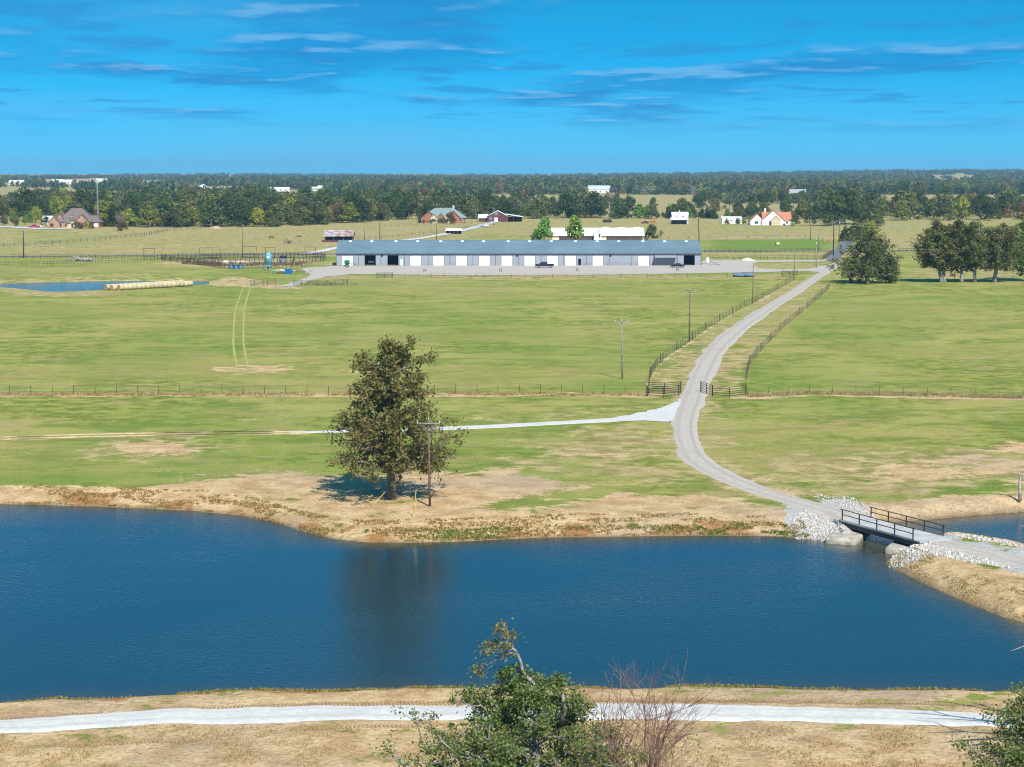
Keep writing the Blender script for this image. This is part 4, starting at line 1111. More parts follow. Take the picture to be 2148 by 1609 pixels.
# ================================================================== BRIDGE
def bridge():
    o = thing('footbridge', 'low single-lane bridge with black pipe railings over the pond channel', 'bridge', (0, 0, 0))
    d = BDIR; L = (b1 - b0).length
    n = Vector((-d.y, d.x, 0))
    wl_, wr_ = (bl0 - b0).dot(n), (br0 - b0).dot(n)
    half = (abs(wl_) + abs(wr_)) / 2 + .12
    def pt(s, t, z): return b0 + d * s + n * t + Vector((0, 0, z))
    def slab(s0, s1, t0, t1, z0, z1):
        m = MB(); m.loft([[pt(s0, t0, z0), pt(s1, t0, z0), pt(s1, t1, z0), pt(s0, t1, z0)], [pt(s0, t0, z1), pt(s1, t0, z1), pt(s1, t1, z1), pt(s0, t1, z1)]]); return m
    slab(-.5, L + 1.1, -half, half, -.14, .0).build('deck', mat('deck_concrete', (0.40, 0.385, 0.37), .9, .14, .8), o)
    for t in (-half + .02, half - .22):
        slab(-.4, L + .9, t, t + .2, -.55, -.145).build('beam', STEEL_BLACK, o)
    for t in (-.9, 0, .9): slab(-.3, L + .8, t - .06, t + .06, -.5, -.145).build('joist', STEEL_BLACK, o)
    for side, (A, B) in enumerate(((bl0, bl1), (br0, br1))):
        dr = (B - A).normalized(); Lr = (B - A).length
        for k in range(5):
            q = A + dr * (Lr * k / 4)
            MB().box(-.05, .05, -.05, .05, -.3, 1.0).build('post', STEEL_BLACK, o, loc=q)
        for z in (.98, .52):
            MB().tube([A - dr * (.35 if z > .9 else 0) + Vector((0, 0, z)), B + dr * (.35 if z > .9 else 0) + Vector((0, 0, z))], .045, 6).build('rail', STEEL_BLACK, o)
bridge()
def abutment(px, py, rx, ry, label):
    p = P(px, py, ZW); rings = []
    for z, k in ((-1.2, 1.0), (.22, 1.0), (.40, .985), (.48, .95), (.52, .86), (.54, .3)):
        rings.append([(rx * k * math.copysign(abs(math.cos(a)) ** .16, math.cos(a)), ry * k * math.copysign(abs(math.sin(a)) ** .16, math.sin(a)), z) for a in [2 * math.pi * i / 24 for i in range(24)]])
    o = MB().loft(rings).build('concrete_abutment', mat('stained_concrete', (.36, .315, .25), .9, .3, 1.6, bump=.5), None, True, p)
    o.rotation_euler.z = math.atan2(BDIR.y, BDIR.x) * .35
    tag(o, label, 'abutment')
abutment(1774, 1133, 1.45, 2.3, 'rounded concrete abutment at the foot of the stone slope under the bridge')
abutment(1893, 1155, 1.2, 2.0, 'weathered concrete abutment half buried in white stones under the causeway')
# loose white stones on both slopes
def riprap(name, label, polys, n, seed):
    rg = np.random.default_rng(seed); V = []; Fc = []; off = 0
    ico = np.array([(0, 0, 1), (.89, 0, .45), (.28, .85, .45), (-.72, .53, .45), (-.72, -.53, .45), (.28, -.85, .45), (.72, .53, -.45), (-.28, .85, -.45), (-.89, 0, -.45), (-.28, -.85, -.45), (.72, -.53, -.45), (0, 0, -1)])
    fi = np.array([(0, 1, 2), (0, 2, 3), (0, 3, 4), (0, 4, 5), (0, 5, 1), (1, 6, 2), (2, 7, 3), (3, 8, 4), (4, 9, 5), (5, 10, 1), (6, 7, 2), (7, 8, 3), (8, 9, 4), (9, 10, 5), (10, 6, 1), (11, 7, 6), (11, 8, 7), (11, 9, 8), (11, 10, 9), (11, 6, 10)])
    for poly in polys:
        pl = PL(poly, -.4); lo, hi = pl.min(0), pl.max(0); pts = []
        while len(pts) < n:
            c = rg.uniform(lo, hi, (400, 2)); c = c[inside(c, pl)]; pts += list(c)
        pts = np.array(pts[:n]); z = terrain(pts)
        for (x, y), zz in zip(pts, z):
            r = rg.uniform(.03, .085) * (1 + 1.1 * (rg.uniform() < .08))
            V.append(ico * rg.uniform(.65, 1.25, (12, 1)) * r * rg.uniform(.7, 1.2, 3) + np.array([x, y, zz + r * .25])); Fc.append(fi + off); off += 12
    me = np_mesh(name, np.vstack(V), np.vstack(Fc))
    o = struct(link(name, me, ROCK_ISL), 'stuff'); o['label'] = label; o['category'] = 'stones'
def rock_mat():
    m = bpy.data.materials.new('riprap_stone'); m.use_nodes = True; nt = m.node_tree; b = nt.nodes['Principled BSDF']; b.inputs['Roughness'].default_value = .9
    g = nt.nodes.new('ShaderNodeNewGeometry'); r = nt.nodes.new('ShaderNodeValToRGB'); nt.links.new(g.outputs['Random Per Island'], r.inputs[0]); nt.links.new(r.outputs[0], b.inputs['Base Color'])
    e = r.color_ramp.elements; e[0].color = (.26, .22, .19, 1); e[1].color = (.58, .54, .49, 1); e.new(.35).color = (.42, .37, .32, 1)
    return m
ROCK_ISL = rock_mat()
riprap('riprap_stones', 'white rock riprap on the slope before the bridge', [[(1658, 1092), (1690, 1082), (1745, 1094), (1780, 1110), (1748, 1124), (1738, 1138), (1700, 1133), (1672, 1122)]], 2600, 1)
riprap('riprap_stones', 'white rock riprap below the causeway past the bridge', [[(1863, 1172), (1872, 1158), (1900, 1140), (1930, 1140), (1980, 1156), (2060, 1182), (2120, 1198), (2120, 1203), (2040, 1190), (1960, 1176), (1900, 1180)]], 2600, 2)
riprap('riprap_stones', 'white rock scatter along the far edge of the bridge approach', [[(1700, 1048), (1780, 1050), (1832, 1076), (1850, 1094), (1812, 1088), (1740, 1064)], [(1980, 1122), (2060, 1136), (2148, 1152), (2148, 1160), (2060, 1146), (1990, 1132)]], 500, 3)

# ================================================================== FENCES
def resample(line, step):
    s = np.concatenate([[0], np.cumsum(np.linalg.norm(np.diff(line, axis=0), axis=1))])
    n = max(1, int(round(s[-1] / step)))
    t = np.linspace(0, s[-1], n + 1)
    return np.column_stack([np.interp(t, s, line[:, 0]), np.interp(t, s, line[:, 1])])
def fence(label, px, step, h, rails, post_mat, rail_mat, r_post=.05, r_rail=.02, heavy=8, smooth=False, rail_name='rail', group=None, hr=1.0, jit=.0):
    line = PL(px)
    if smooth: line = catmull(line, 3.0)
    p = resample(line, step); z = terrain(p)
    o = thing('fence', label, 'fence', (0, 0, 0), 0, group)
    m1 = MB().tube([(0, 0, -.2), (0, 0, h)], r_post, 5).mesh('post'); m1.materials.append(post_mat)
    m2 = MB().tube([(0, 0, -.2), (0, 0, h * 1.12)], r_post * 1.9, 6).mesh('post'); m2.materials.append(post_mat)
    rr = random.Random(len(label))
    for k, (x, y) in enumerate(p):
        q = link('post', m2 if heavy and k % heavy == 0 else m1, None, o, loc=(x, y, z[k]))
        if jit: q.rotation_euler = (rr.uniform(-jit, jit), rr.uniform(-jit, jit), 0)
    for f in rails:
        MB().tube([(x, y, zz + h * f) for (x, y), zz in zip(p, z)], r_rail, 3 if r_rail < .02 else 5).build(rail_name, rail_mat, o)
    return o
W5 = (.25, .5, .75, .95)
F1 = [(1360.7, 826), (1361.5, 811), (1363, 794), (1377, 770), (1398, 750), (1446, 718), (1486, 688), (1559, 645.5), (1579, 637), (1665, 588)]
F2 = [(1564.5, 830), (1564.5, 811), (1565.5, 794), (1572, 766), (1587, 746), (1640, 691), (1692.5, 647), (1740, 605)]
fence('net-wire fence on steel posts along the pole side of the gravel lane', F1, 2.6, 1.45, W5, STEEL_BLACK, WIRE, .038, .010, 9, rail_name='wire', jit=.02)
fence('net-wire fence on steel posts along the open meadow side of the gravel lane', F2, 2.6, 1.45, W5, STEEL_RUST, WIRE, .038, .010, 9, rail_name='wire', jit=.02)
fence('long wire fence on thin posts crossing the pasture behind the big oak', [(-250, 829), (0, 828), (300, 827), (600, 828), (900, 827), (1150, 826), (1356, 828)], 3.05, 1.35, (.3, .6, .95), STEEL_RUST, WIRE, .045, .010, 0, rail_name='wire', jit=.03)
fence('low wire fence in tall dry grass crossing the meadow past the gates', [(1568, 831), (1700, 825), (1800, 827), (2000, 831), (2300, 837)], 3.4, 1.2, (.3, .6, .95), STEEL_RUST, WIRE, .035, .010, 0, rail_name='wire', jit=.04)
fence('wire fence between the barn yard and the pasture', [(822, 581), (1000, 583), (1300, 582.5), (1560, 581), (1662, 577)], 4.0, 1.3, (.5, .95), STEEL_RUST, WIRE, .05, .014, 0, rail_name='wire')
fence('black pipe fence along the county road beyond the barn', [(1478, 531), (1600, 530.5), (1722, 529.5)], 2.4, 1.5, (.35, .68, 1.0), STEEL_BLACK, STEEL_BLACK, .07, .05, 0)
fence('brown pipe fence behind the loop drive beside the barn', [(1482, 546.5), (1600, 546), (1725, 545.3), (1746, 533)], 2.4, 1.6, (.3, .65, 1.0), STEEL_RUST, STEEL_RUST, .07, .05, 0)
fence('dark fence along the county road behind the meadow row of trees', [(1885, 529), (2000, 528.3), (2260, 527)], 3.2, 1.4, (.5, 1.0), STEEL_BLACK, STEEL_BLACK, .07, .05, 0)
fence('dark pipe fence along the county road behind the log pile', [(-60, 544), (100, 543.5), (330, 541.5)], 2.4, 1.6, (.33, .66, 1.0), STEEL_BLACK, STEEL_BLACK, .06, .035, 0)
fence('close-set pipe fence above the back pond bank', [(-60, 561.5), (100, 558), (200, 552.5), (268, 549.5), (330, 547)], 1.4, 1.5, (.5, 1.0), STEEL_RUST, STEEL_BLACK, .05, .03, 0)
fence('brown pipe fence stepping along the front of the cattle pens', [(338, 546), (385, 552), (430, 558), (462, 563), (560, 563.5), (640, 561.5)], 1.3, 1.9, (.2, .4, .6, .8, 1.0), STEEL_RUST, STEEL_RUST, .085, .05, 0)
fence('dark pipe fence along the back of the cattle pens', [(330, 545), (420, 544), (530, 543), (640, 541), (682, 540)], 1.5, 2.2, (.15, .3, .45, .6, .75, .9), STEEL_BLACK, STEEL_BLACK, .09, .06, 0)
fence('dark inner pipe fence halfway down the cattle pens', [(385, 550), (470, 553), (560, 553), (640, 551), (684, 548)], 1.6, 1.9, (.25, .5, .75, 1.0), STEEL_BLACK, STEEL_BLACK, .085, .05, 0)
for k, (a, b, w_) in enumerate((((470, 563), (440, 545), 'silage heaps'), ((560, 563.5), (556, 543), 'blue silo'), ((612, 562), (618, 542), 'blue feed cart'), ((640, 561.5), (684, 545), 'barn end'))):
    fence('short cross fence dividing the cattle pens by the %s' % w_, [a, b], 6.0, 1.7, (.5, 1.0), STEEL_RUST, STEEL_RUST, .06, .035, 0)
fence('sagging wire fence climbing the dry field to the wood', [(-40, 521), (90, 514), (200, 505), (300, 495), (352, 485), (420, 481)], 7.0, 1.5, (.4, .7, 1.0), POLE_DARK, WIRE, .10, .05, 0, rail_name='wire', jit=.05)
fence('thin fence below the green-roofed house', [(808, 476), (900, 472.5), (990, 470.5)], 6.0, 1.5, (.5, 1.0), STEEL_RUST, WIRE, .08, .04, 0, rail_name='wire')
fence('fence following the farm track below the green-roofed house', [(700, 508), (850, 497), (935, 488), (990, 478), (1030, 471)], 6.0, 1.4, (.5, 1.0), STEEL_RUST, WIRE, .08, .04, 0, rail_name='wire')
fence('fence between the green hayfield and the dry field behind the barn', [(1150, 501), (1480, 500.5), (1690, 499.5)], 9.0, 1.2, (.5, 1.0), POLE_DARK, WIRE, .09, .05, 0, rail_name='wire', jit=.05)

def pipe_panel(o, A, B, h, nr, posts, mtl=STEEL_BLACK, r=.045, name='rail'):
    A, B = Vector(A), Vector(B)
    for k in range(nr):
        z = h * (.16 + .84 * k / (nr - 1))
        MB().tube([A + Vector((0, 0, z)), B + Vector((0, 0, z))], r * .8, 6).build(name, mtl, o)
    for t in posts:
        q = A.lerp(B, t)
        MB().tube([(0, 0, -.2), (0, 0, h + .04)], r * 1.25, 6).build('post', mtl, o, loc=q)
def wing(label, pts, h=1.5, nr=6, name='pipe_gate', cat='gate', mtl=STEEL_BLACK):
    o = thing(name, label, cat)
    w = [P(*q) for q in pts]
    for a, b in zip(w[:-1], w[1:]): pipe_panel(o, a, b, h, nr, (0,) , mtl)
    MB().tube([(0, 0, -.2), (0, 0, h + .1)], .08, 6).build('post', mtl, o, loc=w[-1])
    return o
wing('black pipe wing fence before the folded gate at the lane entrance', [(1358, 831), (1391, 834), (1424, 830)], 1.5, 5, 'pipe_fence', 'fence')
wing('black pipe gate folded back behind its wing fence at the lane entrance', [(1361, 825), (1394, 826.5), (1428, 824)], 1.6, 6)
wing('black pipe wing fence running from the lane gate to the meadow fence', [(1495, 831), (1530, 834), (1564.5, 830)], 1.5, 5, 'pipe_fence', 'fence')
wing('black pipe gate swung partly open into the gravel lane', [(1494, 830), (1482, 826), (1470, 822)], 1.5, 6)
wing('black pipe gate at the yard corner beside the lane', [(1640, 580), (1656, 581), (1672, 578)], 1.7, 6)
wing('long black pipe gate fence in front of the brush heap', [(615, 599), (632, 599.3), (650, 599.3), (667, 599), (684, 599), (703, 598.5), (720, 598), (729, 597.5)], 1.5, 5, 'pipe_fence', 'fence')
wing('short black pipe gate beside the back pond', [(526, 599), (534, 599), (552, 598.8), (561, 598.8), (579, 598.5)], 1.5, 5)
wing('pipe gate panel at the start of the barn yard fence', [(789, 583.5), (806, 583.3), (823, 583)], 1.6, 6)
def archway(label, x0, x1, yb, yt):
    A, B = P(x0, yb), P(x1, yb); h = (Q(x0, yt, A.y)).z
    o = thing('pen_gateway', label, 'gateway')
    for q in (A, B): MB().tube([(0, 0, -.2), (0, 0, h)], .09, 6).build('post', STEEL_RUST, o, loc=q)
    MB().tube([A + Vector((0, 0, h)), B + Vector((0, 0, h))], .08, 6).build('crossbar', STEEL_RUST, o)
    m = MB()
    for z in (.4, .9, 1.4, 1.9): m.tube([A + Vector((0, 0, z)), A.lerp(B, .96) + Vector((0, .8, z))], .04, 4)
    m.build('gate_panel', STEEL_BLACK, o)
archway('pipe gateway frame beside the log pile pens', 302, 325, 546, 521)
archway('wide pipe gateway frame above the silage heaps', 419, 462, 545, 520)
archway('pipe gateway frame by the light pole in the pens', 509, 539, 543, 517)
archway('narrow pipe gateway frame behind the blue silo', 557, 577, 543, 519)
archway('pipe gateway frame at the barn end of the pens', 640, 662, 543, 518)

# ================================================================== POLES
def upole(px, py, pyt, label, arm=2.4, mtl=POLE, r=.15, arms=1, lean=0.0, trans=False):
    p = P(px, py); p.z = tz(p.x, p.y); h = Q(px, pyt, p.y).z - p.z
    o = thing('utility_pole', label, 'utility pole', p, 0, 'utility poles')
    MB().tube([(0, 0, -.4), (lean * .5, 0, h * .5), (lean, 0, h)], [r, r * .85, r * .62], 8).build('pole_shaft', mtl, o, True)
    for k in range(arms):
        z = h - .35 - k * 1.0
        if arm:
            c = MB().box(lean - arm / 2, lean + arm / 2, -r - .12, -r, z - .06, z + .06).build('crossarm', mtl if mtl is not POLE else POLE_GREY, o)
            m = MB(); m.tube([(lean - arm * .3, -r - .05, z), (lean, -r * .8, z - .7)], .02, 4); m.tube([(lean + arm * .3, -r - .05, z), (lean, -r * .8, z - .7)], .02, 4); m.build('brace', GALV, o)
            for x in (-arm / 2 + .08, arm / 2 - .08):
                MB().lathe([(.03, 0), (.06, .05), (.04, .1), (.06, .15), (.02, .2)], (lean + x, -r - .06, z + .06), 8).build('insulator', PORCELAIN, o)
    MB().lathe([(.03, 0), (.06, .05), (.04, .1), (.06, .15), (.02, .2)], (lean, 0, h), 8).build('insulator', PORCELAIN, o)
    if trans:
        MB().lathe([(.2, 0), (.24, .05), (.24, .7), (.1, .8)], (lean, -r - .26, h - 2.0), 10).build('transformer', GALV, o, True)
    return o
upole(902, 1062, 880, 'brown utility pole with a crossarm beside the big pond oak', 2.3, POLE, .13, lean=-.12)
upole(1305.5, 795, 670, 'utility pole with a crossarm standing in the pasture near the lane gates', 2.2, POLE_GREY, .14, lean=-.15)
upole(1446, 717, 608, 'utility pole with a crossarm at the bend of the lane fence', 2.4, POLE, .17)
upole(1579, 637, 556, 'thin utility pole midway along the lane fence', 2.2, POLE, .13)
upole(1665.5, 588, 528, 'brown utility pole beside the yard corner gate', 2.2, POLE, .15)
upole(1712, 560, 501, 'grey utility pole on the grass island of the loop drive', 2.6, POLE_GREY, .16, trans=True)
upole(1716, 530, 492, 'dark stub pole behind the grass island', 0, POLE_DARK, .15)
upole(1748, 537, 463, 'black double-arm utility pole at the county road corner', 2.4, POLE_DARK, .24, 2)
upole(1760, 512, 460, 'rust-red utility pole with a transformer by the hay rolls', 2.4, POLE, .2, trans=True)
upole(1700, 503, 455, 'plain thin pole on the far side of the green hayfield', 0, POLE, .18)
upole(1467, 522, 458, 'dark leaning pole at the far end of the long grey barn', 1.2, POLE_DARK, .22, lean=-.5)
upole(50, 541, 484, 'single dark light pole beside the back fence and log pile', .8, POLE_DARK, .24)
upole(509, 541, 472, 'brown light pole rising from the cattle pens', .6, POLE, .17, lean=.2)
upole(797, 505, 466, 'dark pole behind the barn roof', 0, POLE_DARK, .2)
upole(765, 505, 475, 'short thin pole behind the barn roof', 0, POLE, .16)
upole(916, 503, 456, 'thin pole in front of the green-roofed house', 0, POLE, .18)
upole(1036, 474, 437, 'pale security-light pole by the maroon barn', .6, POLE_GREY, .2)
upole(1279, 461, 424, 'tall pale pole in the hedgerow beyond the stables', 1.5, POLE_GREY, .22)
upole(1807, 470, 432, 'pale pole among the roadside trees', 2.5, POLE_GREY, .25)
for k, (a, b) in enumerate((((1748, 464, 537), (2500, 470, 540)), ((1748, 470, 537), (2500, 476, 540)))):
    A = Q(a[0], a[1], P(a[0], a[2]).y); B = Q(b[0], b[1], P(b[0], b[2]).y)
    pts = [A.lerp(B, t) - Vector((0, 0, 2.2 * 4 * t * (1 - t))) for t in [i / 14 for i in range(15)]]
    o = MB().tube(pts, .035, 4).build('power_line', GALV); tag(o, ['upper sagging power line leaving the black corner pole', 'lower sagging power line leaving the black corner pole'][k], 'cable')
# leaning yellow guy-wire guards by the pole
for k, (a, b, c, d, lb) in enumerate(((867, 1084, 873, 1026, 'tall leaning yellow guy-wire guard before the pond pole'), (866, 1086, 874, 1048, 'shorter leaning yellow guy-wire guard before the pond pole'), (768, 1051, 782, 1036, 'slanting yellow guard stake under the shade of the oak'), (786, 1054, 807, 1033, 'long slanting yellow stake beside the oak trunk'))):
    p = P(a, b); e = Q(c, d, p.y + .3)
    o = MB().tube([p - Vector((0, 0, .1)), e], [.035, .03], 6).build('guy_guard', YELLOW); tag(o, lb, 'guy guard')

# ================================================================== LONG GREY BARN
def long_barn():
    s = P(1100, 557).x - P(1099, 557).x
    Yf = P(1074, 557).y
    X = lambda px: (px - 1074) * s
    EH, RH, HD = 4.1, 7.95, 11.5
    o = thing('long_barn', 'long grey metal barn with slate-blue roof and a row of white overhead doors', 'barn', (0, Yf, 0))
    x0, x1 = X(706), X(1470)
    cols = [706, 752, 799, 849, 898.4, 944, 992, 1039.7, 1087.5, 1135, 1182.7, 1230.6, 1278, 1325.4, 1371.4, 1421.4, 1470]
    doors = [(718, 740.4, 0), (765.4, 788, 1), (813.3, 835.6, 1), (860.6, 883, 0), (909, 931.6, 0), (956.7, 979.6, 0), (1004.4, 1027.3, 0), (1052, 1075, 0), (1100, 1122.4, 0), (1147.7, 1170.3, 0), (1185.8, 1208.3, 0), (1242.9, 1265.6, 0), None, (1338.7, 1361.6, 0), None, (1434.5, 1457, 1)]
    DH = 3.35
    for k in range(16):
        a, b = X(cols[k]), X(cols[k + 1]); m = MB()
        holes = []
        if doors[k]: holes.append((X(doors[k][0]), X(doors[k][1]), DH))
        if k == 2: holes.append((X(839.5), X(845), 2.2))
        if k == 10: holes.append((X(1213), X(1218.6), 2.2))
        holes.sort()
        c = a
        for (h0, h1, hh) in holes:
            m.box(c, h0, 0, .16, 0, EH); m.box(h0, h1, 0, .16, hh, EH); c = h1
        m.box(c, b, 0, .16, 0, EH)
        m.build('wall_panel', SIDING, o)
        if doors[k]:
            d0, d1, op_ = X(doors[k][0]), X(doors[k][1]), doors[k][2]
            t = MB(); t.box(d0 - .12, d0 + .02, -.03, .1, 0, DH); t.box(d1 - .02, d1 + .12, -.03, .1, 0, DH); t.box(d0 - .12, d1 + .12, -.035, .1, DH, DH + .16)
            t.build('door_frame', SIDING_D, o)
            if not op_:
                dd = MB()
                for q in range(6): dd.box(d0 + .02, d1 - .02, .06, .12, q * DH / 6 + .012, (q + 1) * DH / 6)
                dd.build('overhead_door', DOOR_W, o)
        if k: MB().box(a - .07, a + .07, -.10, -.003, .1, EH - .02).build('downspout', SIDING_D, o)
    MB().box(X(839.7), X(844.8), .04, .1, 0, 2.15).build('walk_door', mat('pale_door', (.62, .68, .72), .6, .05, 1), o)
    for px in (802, 1084.5, 1281):
        MB().box(X(px) - .25, X(px) + .25, -.28, -.003, 3.1, 3.55).build('wall_light', BLACKP, o)
    # shell
    for xx in (x0, x1 - .16):
        MB().extr_x([(.165, 0), (2 * HD, 0), (2 * HD, EH), (HD, RH - .12), (.165, EH)], xx, xx + .16).build('end_wall', SIDING, o)
    MB().box(x0 + .165, x1 - .165, 2 * HD - .16, 2 * HD - .005, 0, EH).build('back_wall', SIDING, o)
    MB().box(x0 + .17, x1 - .17, .17, 2 * HD - .17, .06, .10).build('floor_slab', mat('barn_floor', (.22, .20, .19), .9, .2, .5), o)
    sl = (RH - EH) / HD
    for sgn, nm in ((0, 'roof_slope'), (1, 'roof_slope')):
        e = -.35
        if sgn == 0: pr = [(e, EH + sl * e), (HD, RH), (HD, RH + .14), (e, EH + sl * e + .14)]
        else: pr = [(2 * HD - e, EH + sl * e), (HD + .002, RH), (HD + .002, RH + .14), (2 * HD - e, EH + sl * e + .14)]
        rf = MB().extr_x(pr, x0 - .3, x1 + .3).build(nm, ROOF_BLUE, o)
        if sgn == 0:
            rb = MB()
            n = int((x1 - x0) / .92)
            for i in range(n + 1):
                xx = x0 + (x1 - x0) * i / n
                rb.extr_x([(e, EH + sl * e + .141), (HD, RH + .141), (HD, RH + .185), (e, EH + sl * e + .185)], xx - .025, xx + .025)
            struct(rb.build('roof_seams', ROOF_BLUE, rf), 'stuff')
            for px in (738.6, 783, 833, 878, 926, 971, 1015, 1066, 1110.7, 1155.7, 1206, 1251, 1295.6, 1346, 1391, 1436):
                xx = (px - 1074) * s * 1.024; ya, yb = HD - 1.7, HD - .5
                MB().extr_x([(ya, EH + sl * ya + .15), (yb, EH + sl * yb + .15), (yb, EH + sl * yb + .21), (ya, EH + sl * ya + .21)], xx - .5, xx + .5).build('skylight', SKYLIGHT, rf)
    MB().box(x0 - .3, x1 + .3, -.52, -.36, EH - .22, EH + .08).build('gutter', SIDING_D, o)
    MB().box(x0 - .3, x1 + .3, HD - .2, HD + .2, RH + .13, RH + .2).build('ridge_cap', ROOF_BLUE, o)
    for xx in (x0 - .05, x1 - .05): MB().box(xx, xx + .1, -.06, -.004, 0, EH - .1).build('corner_trim', SIDING_D, o)
    # lean-to awning
    a0, a1 = X(1372.7), X(1419)
    aw = MB().extr_x([(-2.6, 2.75), (-.004, 3.35), (-.004, 3.43), (-2.6, 2.83)], a0, a1).build('awning', SIDING, o)
    for xx in (a0 + .3, a1 - .3): MB().box(xx - .06, xx + .06, -2.5, -2.38, .05, 2.76).build('awning_post', SIDING_D, aw)
    rl = MB()
    for px in range(1190, 1500, 11):
        if not (1432 < px < 1460): rl.tube([(X(px), -1.1, 0), (X(px), -1.1, .9)], .035, 5)
    rl.tube([(X(1190), -1.1, .9), (X(1430), -1.1, .9)], .035, 5)
    r_ = thing('pipe_rail', 'low dark pipe rail along the front of the long grey barn', 'railing', (0, Yf, 0))
    for px in range(1190, 1432, 12): MB().tube([(0, 0, 0), (0, 0, .92)], .04, 5).build('post', STEEL_RUST, r_, loc=(X(px), -1.3, 0))
    MB().tube([(X(1190), -1.3, .9), (X(1430), -1.3, .9)], .04, 5).build('rail', STEEL_RUST, r_)
    MB().tube([(X(1190), -1.3, .5), (X(1430), -1.3, .5)], .03, 5).build('rail', STEEL_RUST, r_)
    return o, X, Yf
barn, BX, BY = long_barn()

# ================================================================== HOUSES AND SHEDS
def gable_roof(x0, x1, y0, y1, ze, zr, axis_, mtl, o, over=.5, th=.18):
    """two sloping slabs; ridge runs along axis_"""
    if axis_ == 'x':
        yc = (y0 + y1) / 2; k = (zr - ze) / (yc - y0)
        for a, c in ((y0 - over, yc), (y1 + over, yc + .002)):
            zz = ze - k * over
            MB().extr_x([(a, zz), (c, zr), (c, zr + th), (a, zz + th)], x0 - over, x1 + over).build('roof', mtl, o)
    else:
        xc = (x0 + x1) / 2; k = (zr - ze) / (xc - x0)
        for a, c in ((x0 - over, xc), (x1 + over, xc + .002)):
            zz = ze - k * over
            MB().extr_y([(a, zz), (c, zr), (c, zr + th), (a, zz + th)], y0 - over, y1 + over).build('roof', mtl, o)
def hip_roof(x0, x1, y0, y1, ze, zr, ix, mtl, o, over=.5):
    x0 -= over; x1 += over; y0 -= over; y1 += over; yc = (y0 + y1) / 2
    v = [(x0, y0, ze), (x1, y0, ze), (x1, y1, ze), (x0, y1, ze), (x0 + ix, yc, zr), (x1 - ix, yc, zr)]
    m = MB(); m.v = v; m.f = [(3, 2, 1, 0), (0, 1, 5, 4), (1, 2, 5), (2, 3, 4, 5), (3, 0, 4)]
    return m.build('roof', mtl, o)
def gable_block(x0, x1, y0, y1, ze, zr, axis_, wall, roof, o, over=.5):
    if axis_ == 'x':
        MB().extr_x([(y0, 0), (y1, 0), (y1, ze), ((y0 + y1) / 2, zr - .03), (y0, ze)], x0, x1).build('wall', wall, o)
    else:
        MB().extr_y([(x0, 0), (x1, 0), (x1, ze), ((x0 + x1) / 2, zr - .03), (x0, ze)], y0, y1).build('wall', wall, o)
    gable_roof(x0, x1, y0, y1, ze, zr, axis_, roof, o, over)
def window(o, x, y, z, w, h, frame=WHITE):
    f = MB().box(x - w / 2 - .12, x + w / 2 + .12, y - .08, y + .02, z - .12, z + h + .12).build('window', frame, o)
    MB().box(x - w / 2, x - .05, y - .12, y - .085, z, z + h).build('pane', GLASS, f)
    MB().box(x + .05, x + w / 2, y - .12, y - .085, z, z + h).build('pane', GLASS, f)
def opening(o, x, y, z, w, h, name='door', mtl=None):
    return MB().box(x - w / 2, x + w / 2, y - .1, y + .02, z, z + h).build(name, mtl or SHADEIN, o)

# brown-roofed brick house in front of the wood
p = P(154, 478); K = 3.79
o = thing('brick_house', 'tan brick house with a steep brown hipped roof before the wood', 'house', p)
MB().box(-10.5, 10, 1.5, 15, 0, 3.0).build('wall', BRICK, o)
MB().box(9.0, 13.6, 3.0, 13, 0, 2.9).build('wall', BRICK_R, o)
hip_roof(-9.5, 10.5, 1.5, 15, 3.0, 10.6, 7.8, SHINGLE, o)
hip_roof(4.0, 13.6, 3.0, 13, 2.92, 6.6, 3.0, SHINGLE, o)
gable_block(-13.6, -7.4, 0, 10, 3.0, 6.4, 'y', BRICK, SHINGLE, o)
gable_block(-11.0, -4.5, 3, 12, 3.2, 8.0, 'y', BRICK, SHINGLE, o)
gable_block(.8, 8.6, .2, 8, 3.2, 7.4, 'y', BRICK, SHINGLE, o)
MB().box(-3.6, 1.4, .6, 1.6, 0, 3.2).build('porch_wall', STONE, o)
gable_block(-2.1, .1, 1.0, 6, 5.1, 6.7, 'y', SHINGLE, SHINGLE, o, .2)
window(o, -1.0, .98, 5.0, 1.6, 1.1); window(o, -11.7, -.02, .8, 1.7, 1.5, BRICK_R); window(o, -7.0, 1.48, .6, 1.0, 1.6); window(o, 7.0, .18, .7, 1.2, 1.6)
opening(o, 2.6, .18, 0, 2.2, 3.1, 'arched_entry'); opening(o, -.7, .58, .2, 1.0, 2.3, 'door'); opening(o, 11.2, 2.98, .3, 3.4, 2.0, 'garage_door', WHITE)
MB().box(-4.4, -1.6, -.1, .5, 2.75, 3.05).build('porch_beam', SHINGLE, o)
